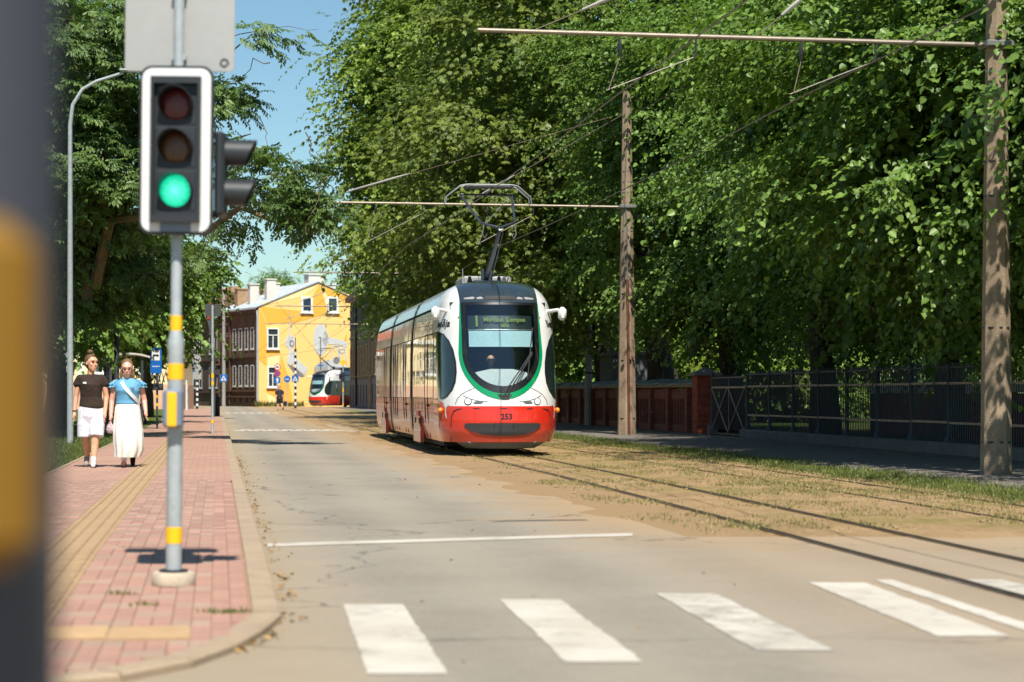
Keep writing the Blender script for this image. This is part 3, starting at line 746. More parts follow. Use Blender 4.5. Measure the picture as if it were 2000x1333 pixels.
for k in range(int(30/.56)):
    o = link('slate', SLM, None, wallb, (.1+random.uniform(-.03,.02), .3+k*.56, 1.42+random.uniform(0,.025)))
    o.rotation_euler = (random.uniform(-.05,.05), random.uniform(-.06,.08), random.uniform(-.06,.06))
part('slate_run', MB().prism([(-.17,1.42),(.4,1.42),(.4,1.58),(.36,1.61),(-.17,1.45)], 'y', 30, WL), SLATE, wallb)
# low brick garden wall seen through the fence, with a white painted ledge
gw = thing('garden_wall', 'red brick garden wall with a white ledge seen through the iron fence', 'wall', T(19.2,40,.06), ANG)
part('masonry', MB().box((0,7,.58), (.3,26,1.16)), BRICK, gw)
part('ledge', MB().box((-.02,7,1.27), (.42,26,.2)), mat('ledge_white', srgb(214,212,206), .7), gw)
gp = thing('stone_gate_house', 'grey rendered gate block rising behind the brick wall near the pale post', 'building', T(15.6,78,.06), ANG)
part('wall', MB().box((0,0,1.3), (1.6,2.6,2.6)), mat('grey_render', srgb(92,92,92), .9, var=.25, vs=1.5), gp)
part('coping', MB().box((0,0,2.66), (1.8,2.8,.12)), PLINTH, gp)
# =================================================================== overhead line
POLE = mat('pole_concrete', srgb(152,134,110), .92, var=.28, vs=1.6, bump=.5, bs=45, col2=srgb(118,101,82))
POLEG = mat('pole_concrete_grey', srgb(150,146,140), .92, var=.2, vs=2, bump=.3, bs=45)
STEEL = mat('galvanised_tube', srgb(132,122,108), .5, .5, var=.2, vs=8)
DARKST = mat('dark_fittings', srgb(52,54,56), .5, .5)
WIRE = mat('copper_wire', srgb(118,104,90), .5, .2)
STRAP = mat('strap', srgb(150,152,150), .4, .7)
CONDUIT = mat('rusty_conduit', srgb(104,58,44), .7, .2, var=.3)
ZW = 5.38; TW = (5.47, 8.1)
ADIR = (-math.cos(ANG), -math.sin(ANG))
def line_pole(t, Y, zarm, alen, label, near=False, m=POLE, h=9.8):
    p = thing('line_pole', label, 'pole', T(t,Y,.04), ANG, 'overhead line poles')
    b = MB(); rs_ = []
    for z in (-.2, 0, 2, 4, 6, 8, h-.05, h):
        a = .215-.012*z; c = a*.36
        rs_.append([(x,y,z) for x, y in ((a,-c),(a,c),(c,a),(-c,a),(-a,c),(-a,-c),(-c,-a),(c,-a))])
    b.rings(rs_); part('shaft', b, m, p)
    for z in ((.45,2.1,4.0,4.5,5.8,6.9,7.2,7.5) if near else (3,6)):
        r = (.215-.012*z); part('strap', MB().lathe([(r+.006,z),(r+.012,z+.005),(r+.012,z+.025),(r+.006,z+.03)], n=8), STRAP if z > 5 else DARKST, p)
    if near == 2:
        part('conduit', MB().cyl((.015,-.22,.0), (-.015,-.175,4.4), .035, n=8), CONDUIT, p)
        part('cable', MB().tube([(-.015,-.18,4.4),(-.02,-.16,5.8),(-.05,-.14,6.6),(-.1,-.1,zarm)], .018, 6), STRAP, p)
    part('clamp', MB().box((0,0,zarm), (.42,.40,.1), 0, .02), STRAP, p)
    part('arm', MB().cyl((-.15,0,zarm), (-alen,0,zarm+.03), .037, .032, 10), STEEL, p)
    for (xa, xb) in ((-alen+.8, 0), (-alen*.47, 0)):
        part('stay', MB().cyl((xa,0,zarm+.05), (xb,0,h-.6), .006, n=5), WIRE, p)
        dx, dz = (xb-xa), (h-.6-zarm)
        part('insulator', MB().tube([(xa+dx*k/14*.7,0,zarm+.05+dz*k/14*.7) for k in (2,3,4,5,6)], [.02,.035,.028,.035,.015], 6), POLEG, p)
    for tw in TW:
        xw = (tw-t)                                    # wire position seen from the pole
        x0 = xw+1.35
        part('drop_bracket', MB().tube([(x0,0,zarm),(x0,0,zarm-.22),(x0-.06,-.1,zarm-.3)], .016, 6), DARKST, p)
        part('steady_rod', MB().cyl((x0-.06,-.1,zarm-.3), (xw,-.3,ZW-.0), .010, n=6), mat('steady_rod_steel', srgb(104,98,88), .5, .3), p)
        part('insulator', MB().tube([(xw+.25,0,zarm-.03),(xw+.25,0,zarm-.12),(xw+.25,0,zarm-.2),(xw+.25,0,zarm-.3)], [.016,.035,.035,.014], 7), DARKST, p)
        part('hanger', MB().cyl((xw+.25,0,zarm-.3), (xw,-.5,ZW), .007, n=4), WIRE, p)
    return p
line_pole(11.26, 29.6, 6.2, 7.55, 'brown concrete line pole in the foreground at the right edge', True)
line_pole(11.7, 58.5, 6.5, 8.2, 'brown concrete line pole with a rusty conduit right of the large tram', 2).scale = (1.2,1.2,1)
line_pole(11.7, 93, 6.6, 8.2, 'concrete line pole hidden behind the large tram, its arm above the roof')
line_pole(11.7, 126, 6.5, 8.1, 'concrete line pole behind the tram, its arm crossing the yellow gable')
line_pole(11.8, 157, 6.5, 8.1, 'concrete line pole left of the large tram with an arm before the yellow house')
PY = [-1, 28.7, 57.6, 92, 125, 156, 186]
for i, tw in enumerate(TW):
    b = MB(); pts = []
    for a, c in zip(PY, PY[1:]):
        for k in range(8):
            s = k/8; pts.append(T(tw+(.12 if PY.index(a) % 2 else -.12)*(1-s)+(.12 if not PY.index(a) % 2 else -.12)*s, a+(c-a)*s, ZW-.10*math.sin(PI*s)))
    b.tube(pts, .010, 5)
    tag(b.build('contact_wire', WIRE), ['overhead contact wire above the large tram', 'overhead contact wire above the empty track next to the verge'][i], 'wire', 'contact wires')
def wire(p0, p1, sag, label, r=.008):
    b = MB(); b.tube([(p0[0]+(p1[0]-p0[0])*k/12, p0[1]+(p1[1]-p0[1])*k/12, p0[2]+(p1[2]-p0[2])*k/12-sag*math.sin(PI*k/12)) for k in range(13)], r, 5)
    return tag(b.build('span_wire', WIRE), label, 'wire')
wire(T(11.26,29.6,8.9), T(11.7,58.5,9.1), .3, 'feeder cable strung between the two nearest line poles')
wire(T(11.7,58.5,9.1), T(11.7,93,9.1), .3, 'feeder cable running from the second line pole into the trees')
wire(at(860,545,93), at(1310,575-400,58), .2, 'thin span wire slanting across the tree crowns')
wire(at(500,690,150), at(735,500,120), .1, 'slanting span wire before the yellow gable', .012)
wire(at(505,700,160), at(760,655,157), .15, 'thin span wire crossing the mural', .012)
wire(at(540,590,150), at(680,760,190), .1, 'span wire slanting down to the smaller tram', .012)
wire(at(340,572,200), at(437,580,200), .2, 'thin cable leading left from the grey utility pole', .02)
# =================================================================== trams
def gloss(name, col, rough=.12, wav=0., wscale=1.2, spec=.5, coat=.6, var=.05):
    if name in MATS: return MATS[name]
    g = NT(name); v = g.coord(); n = g.noise(v, 3, 5, .7)
    c = g.mix(g.math('MULTIPLY', g.ramp(n, .4, .75), .5), col, tuple(x*(1-var*3) for x in col))
    if name.startswith('tram_'):
        z_ = g.n('SeparateXYZ', {0: v}).outputs[2]; dz = g.math('ADD', z_, g.math('MULTIPLY_ADD', g.noise(v, 2.5, 5, .7), .6, -.3))
        c = g.mix(g.math('MULTIPLY', g.ramp(dz, .7, .2), .22), c, srgb(150,128,104))
        st = g.noise(g.n('VectorMath', {0: v, 1: (14.0,14.0,1.2)}, operation='MULTIPLY').outputs[0], 1.0, 4, .7); c = g.mix(g.math('MULTIPLY', g.ramp(st, .55, .75), .16), c, srgb(120,108,94))
    b = g.bsdf(Base_Color=c, Roughness=g.math('MULTIPLY_ADD', g.noise(v, 9, 4, .7), .12, rough)); b.inputs['Specular IOR Level'].default_value = spec
    b.inputs['Coat Weight'].default_value = coat; b.inputs['Coat Roughness'].default_value = .02
    if wav:
        bp = g.n('Bump', {'Strength': wav, 'Distance': .05, 'Height': g.noise(v, wscale, 2, .5)}); g.set(b, 'Normal', bp); g.set(b, 'Coat Normal', bp)
    MATS[name] = g.done(b); return MATS[name]
def glass_mat(name, tint, refl=.35):
    g = NT(name)
    tr = g.n('BsdfTransparent', {0: tint}); gl = g.n('BsdfGlossy', {0: (.9,.95,1), 'Roughness': .015})
    lw = g.n('LayerWeight', {'Blend': .5}); f = g.math('MULTIPLY_ADD', g.math('POWER', lw.outputs['Facing'], 4.0), .8, .05+refl*.13)
    return g.done(g.n('MixShader', {0: f, 1: tr, 2: gl}))
TRED = gloss('tram_red', (.60,.024,.010), .14); TREDS = gloss('tram_red_side', (.55,.035,.018), .14, .12, .9, coat=.35)
TWHITE = gloss('tram_white', (.67,.67,.65), .16); TWHITES = gloss('tram_white_side', (.66,.66,.64), .08, .12, .9)
TROOF = gloss('tram_roof', (.55,.57,.58), .15, .1, .8); TCAP = gloss('tram_roof_cap', (.022,.035,.045), .16, coat=.8)
TGREEN = gloss('tram_green', (.0,.24,.085), .2)
TBLACK = gloss('tram_black', (.008,.009,.010), .25, coat=.2); RUBBER = mat('rubber', (.016,.016,.018), .7)
VENT = mat('vent_grille', (.035,.037,.04), .55)
TGLASS = glass_mat('windscreen_glass', (.72,.82,.84)); 
TWIN = gloss('tinted_side_glass', (.008,.010,.011), .02, .10, 1.0, coat=1.0)
CABWIN = gloss('cab_side_glass', (.012,.022,.022), .04, coat=1.0)
INTER = mat('cab_lining', (.05,.075,.085), .8); DASH = mat('dashboard', (.86,.86,.82), .6); BLIND = mat('roller_blind', (.46,.62,.64), .8)
UNDER = mat('underframe', (.03,.028,.026), .8, var=.3); TRAY = mat('under_tray', srgb(96,104,112), .5, .3); LAMPD = gloss('roof_lamp_glass', (.30,.28,.27), .15)
ALU = mat('roof_equipment', srgb(150,150,148), .5, .3); PANT = mat('pantograph_paint', srgb(62,70,80), .35, .4)
AMBER = gloss('amber_lamp', (.9,.25,.02), .2); LAMP = gloss('lamp_glass', (.85,.87,.88), .1); DISPLAY = emit('display_led', (.60,.78,.22), .36)
YN = [(.26,.11),(.45,.03),(.65,0),(.9,.015),(1.1,.05),(1.3,.10),(2.0,.27),(2.6,.44),(2.95,.56),(3.08,.66),(3.2,.82),(3.3,1.05),(3.36,1.3),(3.41,1.6)]
WD = [(.26,1.07),(.5,1.13),(1.0,1.15),(2.0,1.145),(2.5,1.13),(2.8,1.10),(3.0,1.05),(3.15,.98),(3.25,.88),(3.33,.74),(3.38,.52),(3.41,.02)]
def yn(z): return interp(YN, z)
def wd(z): return interp(WD, z)
NP = 2.2
def nd(z): return min(1.1, max(.12, 1.85-yn(z)))
def F0_(x, z):
    W_ = wd(z); q = min(1., abs(x)/W_)**NP
    return Vector((x, yn(z)+nd(z)*(1-max(0., 1-q)**(1/NP)), z))
def F(x, z, off=0.):
    p = F0_(x, z)
    if off:
        e = .01; dx = F0_(x+e, z)-F0_(x-e, z); dz = F0_(x, z+e)-F0_(x, z-e); n_ = dx.cross(dz).normalized()
        if n_.y > 0: n_ = -n_
        p = p+n_*off
    return p
def S0(y, z, s):
    y0 = yn(z); D_ = nd(z)
    if y >= y0+D_: return Vector((s*wd(z), y, z))
    q = max(0., 1-(y-y0)/D_); return Vector((s*wd(z)*max(0., 1-q**NP)**(1/NP), y, z))
def S(y, z, s, off=0.):
    p = S0(y, z, s); e = .01; dy = S0(y+e, z, s)-S0(y-e, z, s); dz = S0(y, z+e, s)-S0(y, z-e, s); n_ = dy.cross(dz).normalized()
    if n_.x*s < 0: n_ = -n_
    return p+n_*off
def dens(bd, st=.05):
    o = []
    for i in range(len(bd)):
        a, c = bd[i], bd[(i+1) % len(bd)]; k = max(1, int(math.hypot(c[0]-a[0], c[1]-a[1])/st))
        for j in range(k): o.append((a[0]+(c[0]-a[0])*j/k, a[1]+(c[1]-a[1])*j/k))
    return o
def patch(fn, bound, off, rings=7, c=None):
    bound = dens(bound)
    if c is None: c = (sum(p[0] for p in bound)/len(bound), sum(p[1] for p in bound)/len(bound))
    b = MB(); n = len(bound); b.v.append(tuple(fn(c[0], c[1], off)))
    for k in range(1, rings+1):
        for p in bound: b.v.append(tuple(fn(c[0]+(p[0]-c[0])*k/rings, c[1]+(p[1]-c[1])*k/rings, off)))
    for i in range(n): b.f.append((0, 1+i, 1+(i+1) % n))
    for k in range(rings-1):
        o = 1+k*n
        for i in range(n): b.f.append((o+i, o+n+i, o+n+(i+1) % n, o+(i+1) % n))
    return b
def ring_patch(fn, bi, bo, off, k=3, closed=True):
    b = MB(); n = len(bi)
    for j in range(k+1):
        for p, q in zip(bi, bo): b.v.append(tuple(fn(p[0]+(q[0]-p[0])*j/k, p[1]+(q[1]-p[1])*j/k, off)))
    for j in range(k):
        for i in range(n if closed else n-1): b.f.append((j*n+i, j*n+(i+1) % n, (j+1)*n+(i+1) % n, (j+1)*n+i))
    return b
def warp_text(txt, size, fn, bold=0., ext=.0015):
    me = text_mesh(txt, size, 'lettering', bold, ext)
    for v_ in me.vertices: v_.co = fn(v_.co.x, v_.co.y, v_.co.z)
    return me
def U(hw, zb, top, hw2=None, zc=1.98):
    hw2 = hw2 or hw; p = []
    for k in range(9): p.append((hw+(hw2-hw)*k/8, top+(zc-top)*k/8))
    for k in range(1, 24):
        a = PI*k/24; p.append((hw2*math.cos(a), zc-(zc-zb)*math.sin(a)))
    for k in range(9): p.append((-hw2+(-hw+hw2)*k/8, zc+(top-zc)*k/8))
    for k in range(1, 10): p.append((-hw+2*hw*k/10, top))
    return p
def mesh_part(name, me, m, parent): return link(name, me, m, parent)

def make_tram(label, loc, rz, big=True, sections=((1.85,6.85),(7.25,13.15),(13.55,19.0))):
    t = thing('tram', label, 'tram', loc, rz)
    # ---- nose shell, lower red and upper white, with the windscreen opening left free
    gin = U(.69, 1.26, 2.92)
    NA, ax = 96, []
    for i in range(NA+1):
        a = -1+2*i/NA; ax.append(a)
    def zb(a): return .95 + (.13*min(1, max(0, (abs(a)-.62)/.3)))
    def shell_pt(a, z):
        an = abs(a)*PI/2; x = wd(z)*math.sin(an)**(2/NP); y = yn(z)+nd(z)*(1-max(0.,math.cos(an))**(2/NP)); return (math.copysign(x, a), y, z)
    def shell(zlo, zhi, nz, m, name, hole=False):
        b = MB(); cols = [-1.2]+ax+[1.2]
        for j in range(nz+1):
            for a in cols:
                ac = max(-1, min(1, a)); lo = zlo(ac) if callable(zlo) else zlo; hi = zhi(ac) if callable(zhi) else zhi
                z = lo+(hi-lo)*j/nz; p = shell_pt(ac, z)
                if abs(a) > 1: p = (p[0], max(p[1]+.001, 1.9), z)
                b.v.append(p)
        n = len(cols)
        for j in range(nz):
            for i in range(n-1):
                q = (j*n+i, j*n+i+1, (j+1)*n+i+1, (j+1)*n+i)
                if hole:
                    cx = sum(b.v[k][0] for k in q)/4; cz = sum(b.v[k][2] for k in q)/4
                    if pip(cx, cz, gin) and b.v[q[0]][1] < 1.2: continue
                b.f.append(q)
        return part(name, b, m, t, True, angle=60)
    shell(.26, zb, 16, TRED, 'bumper_shell'); shell(zb, 3.41, 84, TWHITE, 'nose_shell', True)
    # roof cap
    b = MB(); NZ, NXc = 14, 24
    for j in range(NZ+1):
        z = 2.945+(3.405-2.945)*(j/NZ)
        for i in range(NXc+1):
            s = -1+2*i/NXc; b.v.append(tuple(F(s*min(.745, .985*wd(z)), z, .012)))
    for j in range(NZ):
        for i in range(NXc): a = j*(NXc+1)+i; b.f.append((a, a+1, a+NXc+2, a+NXc+1))
    cap = part('roof_cap', b, TCAP, t, True, angle=60)
    part('roof_slot', patch(F, rrect(.56,.075,.02,3,0,3.03), .02, 3), RUBBER, cap)
    for s in (-1, 1):
        part('roof_lamp', patch(F, [(s*.66,3.0),(s*.66,3.03),(s*.5,3.05),(s*.46,3.03),(s*.5,3.0)], .02, 3), LAMPD, cap)
        part('roof_lamp', patch(F, [(s*.43,3.0),(s*.44,3.03),(s*.36,3.05),(s*.31,3.02),(s*.34,3.0)], .02, 3), LAMPD, cap)
    # windscreen with black border and green band
    part('windscreen', patch(F, U(.70,1.25,2.935), .006, 9, (0,2.1)), TGLASS, t, True)
    part('screen_border', ring_patch(F, U(.645,1.33,2.90), U(.735,1.19,2.945), .010), TBLACK, t, True)
    part('green_band', ring_patch(F, U(.735,1.19,2.94)[:-9], U(.752,1.075,2.94,.80)[:-9], .009, 4, False), TGREEN, t, True)
    # cab lining, dashboard, blind, destination display
    b = MB(); z0, z1, x0, yb = 1.02, 2.96, .92, 1.8
    V = [(-x0,.75,z0),(x0,.75,z0),(x0,yb,z0),(-x0,yb,z0),(-x0,.95,z1),(x0,.95,z1),(x0,yb,z1),(-x0,yb,z1)]
    b.add(V, [(0,1,2,3),(4,7,6,5),(3,2,6,7),(0,3,7,4),(1,5,6,2)]); part('cab_lining', b, INTER, t)
    d = MB(); d.prism([(-.52,1.3),(.52,1.3),(.56,1.52),(.46,1.60),(.2,1.66),(-.2,1.66),(-.46,1.60),(-.56,1.52)], 'y', .30, .8); part('dashboard', d, DASH, t, True, angle=30)
    b = MB(); n = 10
    for j in range(5):
        for i in range(n+1): b.v.append(tuple(F(-.63+1.26*i/n, 2.10+.31*j/4, -.05)))
    for j in range(4):
        for i in range(n): a = j*(n+1)+i; b.f.append((a,a+1,a+n+2,a+n+1))
    part('roller_blind', b, BLIND, t, True)
    b = MB(); b.tube([tuple(F(-.65+1.3*i/8, 2.43, -.05)) for i in range(9)], .012, 6); part('blind_rail', b, STRAP, t)
    b = MB()
    for j in range(3):
        for i in range(n+1): b.v.append(tuple(F(-.66+1.32*i/n, 2.46+.26*j/2, -.09)))
    for j in range(2):
        for i in range(n): a = j*(n+1)+i; b.f.append((a,a+1,a+n+2,a+n+1))
    dsp = part('destination_display', b, mat('display_face', (.02,.03,.032), .4), t, True)
    if big:
        mesh_part('lettering', warp_text('1', .30, lambda x,y,z: F(x-.47, y+2.585, -.045+z*.1), .006), DISPLAY, dsp)
        mesh_part('lettering', warp_text('Mirdzas Ķempes', .125, lambda x,y,z: F(x+.08, y+2.625, -.045+z*.1), .003), DISPLAY, dsp)
        mesh_part('lettering', warp_text('iela', .125, lambda x,y,z: F(x+.08, y+2.515, -.045+z*.1), .003), DISPLAY, dsp)
    # wiper
    wp = MB(); wp.tube([tuple(F(0,1.13,.03)), tuple(F(.12,1.35,.04)), tuple(F(.38,1.72,.05)), tuple(F(.56,1.98,.05))], .012, 6)
    wp.tube([tuple(F(.06,1.13,.03)), tuple(F(.2,1.38,.04)), tuple(F(.42,1.72,.05)), tuple(F(.56,1.94,.05))], .012, 6)
    wip = part('wiper', wp, RUBBER, t)
    part('blade', MB().tube([tuple(F(.46+.14*k/6, 1.45+1.0*k/6, .03)) for k in range(7)], .011, 6), RUBBER, wip)
    part('wiper_base', patch(F, [(-.12,1.17),(.16,1.17),(.09,1.08),(-.03,1.08)], .02, 3), RUBBER, t)
    # front lamps and lines
    for s in (-1, 1):
        part('headlight', patch(F, [(s*.655+.055*math.cos(k*PI/8), 1.04+.055*math.sin(k*PI/8)) for k in range(16)], .014, 3), LAMP, t, True)
        part('headlight_rim', ring_patch(F, [(s*.655+.055*math.cos(k*PI/8), 1.04+.055*math.sin(k*PI/8)) for k in range(16)], [(s*.655+.068*math.cos(k*PI/8), 1.04+.068*math.sin(k*PI/8)) for k in range(16)], .012, 1), RUBBER, t)
        part('fog_lamp', patch(F, [(s*.56,1.0),(s*.53,1.04),(s*.36,1.045),(s*.42,1.0)], .012, 3), TRAY, t)
        part('panel_line', MB().tube([tuple(F(s*x, z, .004)) for x, z in ((.88,.985),(.84,1.09),(.76,1.18),(.62,1.26),(.48,1.32),(.42,1.335))], .006, 5), RUBBER, t)
        part('panel_line', MB().tube([tuple(F(s*x, z, .004)) for x, z in ((.74,1.15),(.62,1.09),(.48,1.05),(.3,1.035))], .005, 5), RUBBER, t)
        part('panel_line', MB().tube([tuple(F(s*x, z, .004)) for x, z in ((0,.905),(.5,.905),(.82,.895),(.9,.86),(.94,.76),(.95,.6),(.93,.27))], .010, 6), RUBBER, t)
        part('indicator', MB().sphere(tuple(S(.75,.87,s,.03)), .05, 10, 7), AMBER, t, True)
        # cab side window and its rim, the logo on the red corner
        wb = [(y, z) for y, z in ((1.84,2.38),(1.5,2.40),(1.1,2.38),(.72,2.28),(.52,2.08),(.42,1.8),(.42,1.5),(.5,1.28),(.66,1.15),(.9,1.10),(1.4,1.09),(1.84,1.09))]
        wb = [(y+.03*(z-1.6), z) if y < 1.8 else (y, z) for y, z in wb]
        wb = [(1.84,2.38)]+[(F0_(x,z).y,z) for x, z in ((1.10,2.37),(1.04,2.32),(.97,2.2),(.91,2.02),(.875,1.8),(.87,1.6),(.89,1.42),(.94,1.27),(1.02,1.15),(1.09,1.10))]+[(1.84,1.09)]
        ds = []
        for i in range(len(wb)):
            a, c = wb[i], wb[(i+1) % len(wb)]
            for k in range(3): ds.append((a[0]+(c[0]-a[0])*k/3, a[1]+(c[1]-a[1])*k/3))
        def SS(y, z, off, s=s): return S(y, z, s, off)
        cw = part('cab_side_window', patch(SS, ds, .008, 7, (1.3,1.75)), CABWIN, t, True)
        cc = (1.3, 1.75); part('rim', ring_patch(SS, ds, [(1.85 if y > 1.8 else cc[0]+(y-cc[0])*1.045, cc[1]+(z-cc[1])*1.035) for y, z in ds], .011, 1), TBLACK, cw, True)
        lg = [(.52,1.0),(.66,1.0),(.66,.965),(.61,.965),(.61,.78),(.58,.72),(.55,.70),(.56,.76),(.575,.80),(.575,.965),(.52,.965)]
        part('logo', patch(SS, lg, .006, 2, (.592,.9)), TWHITE, t)
        if big:
            sg = 1 if s > 0 else -1
            mesh_part('lettering', warp_text('liepāja', .2, lambda x,y,z,s=s,sg=sg: S(1.10+sg*x*1.0, 2.545+y, s, .006+z), .004), TBLACK, t)
            part('lettering_dot', patch(SS, [(.72+.02*math.cos(k), 2.66+.02*math.sin(k)) for k in np.arange(0,6.2,.8)], .006, 1), TRED, t)
        # mirror pods
        mp = part('mirror_pod', MB().box((s*1.225,.76,2.74), (.15,.18,.26), 0, .05), TWHITE, t, True)
        part('mirror_arm', MB().tube([tuple(S(1.05,2.80,s,-.02)), (s*1.16,.88,2.82), (s*1.21,.79,2.74)], .036, 8), TWHITE, mp, True)
    part('vent', patch(F, [(-.72,.60),(-.69,.625),(0,.632),(.69,.625),(.72,.60),(.715,.55),(.6,.475),(.4,.415),(.2,.395),(0,.39),(-.2,.395),(-.4,.415),(-.6,.475),(-.715,.55)], .014, 5), VENT, t, True)
    for x in (-.18, .18): part('vent_seam', MB().tube([tuple(F(x,.63,.016)), tuple(F(x,.39,.016))], .008, 5), RUBBER, t)
    if big: mesh_part('number', warp_text('253', .15, lambda x,y,z: F(x+.05, y+.745, .004+z), .004), TBLACK, t)
    b = MB(); rs_ = []
    for z, xw, yo in ((.28,.86,.16),(.25,.84,.15),(.14,.66,.22),(.13,.60,.6)): rs_.append([(-xw,yo+.35,z),(-xw*.75,yo+.12,z),(0,yo,z),(xw*.75,yo+.12,z),(xw,yo+.35,z)])
    b.rings(rs_, False, False); part('under_tray', b, TRAY, t, True)
    # ---- car body sections
    def strip(z0, z1, y0, y1, off=0., nz=4, sides=(-1, 1)):
        b = MB()
        for s in sides:
            o = len(b.v)
            for j in range(nz+1):
                z = z0+(z1-z0)*j/nz; x = s*(wd(z)+off); b.v += [(x,y0,z),(x,y1,z)]
            for j in range(nz): b.f.append((o+2*j, o+2*j+1, o+2*j+3, o+2*j+2))
        return b
    for si, (y0, y1) in enumerate(sections):
        for s in (-1, 1):
            part('skirt_panel', strip(.26,1.08,y0,y1,0,4,(s,)), TREDS, t, True); part('window_backing', strip(1.08,2.40,y0,y1,0,4,(s,)), TBLACK, t, True)
            part('upper_panel', strip(2.40,2.86,y0,y1,0,4,(s,)), TWHITES, t, True)
            part('louvre', strip(2.86,2.92,y0,y1,-.015,1,(s,)), RUBBER, t)
        b = MB(); zz = [2.92,3.0,3.08,3.15,3.2,3.25,3.29,3.33,3.36,3.38,3.40,3.409]; pr = [(-wd(z),z) for z in zz]+[(wd(z),z) for z in reversed(zz)]
        for y in (y0, y1): b.v += [(x,y,z) for x, z in pr]
        n = len(pr); b.f += [(i, i+1, n+i+1, n+i) for i in range(n-1)]; part('roof_panel', b, TROOF, t, True, angle=60)
        for s in (-1, 1):
            y = y0+.12
            k = 0; lens = (1.25,.62,.62,1.3,1.1) if si != 1 else (1.3,.65,.65,1.35,.62,.62,.6)
            sc = (y1-y0-.24)/sum(lens)
            for li, ln in enumerate(lens):
                ln *= sc; b = MB(); nz = 5
                for j in range(nz+1):
                    z = 1.11+(2.37-1.11)*j/nz; b.v += [(s*(wd(z)+.008),y+.012,z),(s*(wd(z)+.008),y+ln-.012,z)]
                b.f += [(2*j,2*j+1,2*j+3,2*j+2) for j in range(nz)]
                part('window', b, TWIN, t, True)
                if abs(ln/sc-.62) < .04:
                    part('door_seam', MB().tube([(s*(wd(.3)+.004),y,.3),(s*(wd(.7)+.004),y,.7),(s*(wd(1.1)+.004),y,1.1),(s*(wd(2.0)+.012),y,2.0),(s*(wd(2.4)+.006),y,2.4)], .009, 5), RUBBER, t)
                y += ln
            if si != 1:
                ya = y1-2.3 if si == 0 else y0+1.2
                pts = [(ya,.16),(ya+1.7,.16),(ya+1.7,.5),(ya+1.5,.5),(ya+1.5,.72),(ya+1.1,.72),(ya+1.1,.82),(ya+.6,.82),(ya+.6,.72),(ya+.2,.72),(ya+.2,.5),(ya,.5)]
                bg_ = MB(); bg_.prism(pts, 'x', s*(1.10), s*1.175); part('bogie_cover', bg_, TREDS, t)
                for yy in (ya+.25, ya+1.2): part('step_recess', MB().box((s*1.172,yy,.62), (.02,.22,.12)), RUBBER, t)
            part('marker_lamp', MB().sphere((s*1.16,y0+1.2,.95), .03, 8, 6), RUBBER, t)
        for ye in ([y1-.05] if si == 0 else [y0+.05, y1-.05] if si == 1 else [y0+.05]):
            for s in (-1, 1): part('end_frame', strip(.26,3.3,ye-.06,ye+.06,.012,24,(s,)), RUBBER, t, True)
        part('underframe', MB().box((0,(y0+y1)/2,.25), (1.9,y1-y0,.2)), UNDER, t)
        yb = (y0+y1)/2
        for yy in ((yb+.9, yb+2.2) if si == 0 else (yb-1.9, yb-.4)) if si != 1 else ():
            for s in (-1, 1): part('wheel', MB().tube([(s*.44,yy,.29),(s*.56,yy,.29)], .29, 16), UNDER, t)
    for (a, c) in zip(sections, sections[1:]):
        b = MB(); ys = np.linspace(a[1], c[0], 7); rs_ = []
        zz = [.3,.7,1.1,2.0,2.5,2.8,3.0,3.15,3.25,3.33,3.38]
        for i, y in enumerate(ys):
            sh = .05 if i % 2 else .09; rs_.append([(-(wd(z)-sh),y,min(z,3.38-sh)) for z in zz]+[((wd(z)-sh),y,min(z,3.38-sh)) for z in reversed(zz)])
        b.rings(rs_, True, False); part('bellows', b, RUBBER, t)
    yE = sections[-1][1]; b = MB(); zz = [.26,.6,1.0,1.6,2.2,2.6,2.9,3.1,3.25,3.35,3.4]; rs_ = []
    for k, (dy, sc) in enumerate(((0,1),(.4,.97),(.75,.86),(.95,.68))): rs_.append([(-wd(z)*sc,yE+dy,z) for z in zz]+[(wd(z)*sc,yE+dy,z) for z in reversed(zz)])
    b.rings(rs_); part('tail_shell', b, TWHITES, t, True)
    # ---- roof equipment and pantograph
    rb_ = part('roof_box', MB().box((.12,4.4,3.52), (1.0,1.5,.22), 0, .04), ALU, t)
    part('antenna', MB().tube([(-.5,2.6,3.38),(-.5,2.6,3.46),(-.5,2.6,3.72)], [.03,.012,.005], 6), ALU, t)
    for x, y in ((-.28,3.3),(.32,3.3),(.45,3.5)): part('insulator', MB().tube([(x,y,3.4),(x,y,3.45),(x,y,3.5),(x,y,3.55),(x,y,3.6)], [.05,.035,.055,.035,.03], 8), VENT, rb_)
    for s in (-1, 1): part('hose', MB().tube([(.3+s*.14,3.2,3.42),(.3+s*.2,3.15,3.58),(.3,3.1,3.62),(.25,3.05,3.45)], .014, 6), RUBBER, rb_)
    pn = part('pantograph_base', MB().box((0,3.0,3.46), (.5,.6,.06)).box((-.06,2.9,3.58), (.07,.16,.28), 0, .02).box((.1,2.9,3.56), (.05,.2,.22)), PANT, t)
    hz = 5.30
    part('lower_arm', MB().tube([(0,2.9,3.5),(.03,1.95,3.95),(.05,1.0,4.4)], [.06,.05,.04], 8).tube([(.1,2.8,3.5),(.12,1.1,4.34)], .012, 5), PANT, t, True)
    part('upper_frame', MB().tube([(.05,1.0,4.42),(-.30,1.15,4.52),(-.62,1.95,5.15)], .026, 8).tube([(.05,1.0,4.42),(.36,1.15,4.54),(.40,1.95,5.15)], .026, 8).tube([(-.62,1.95,5.15),(.4,1.95,5.15)], .02, 6), PANT, t, True)
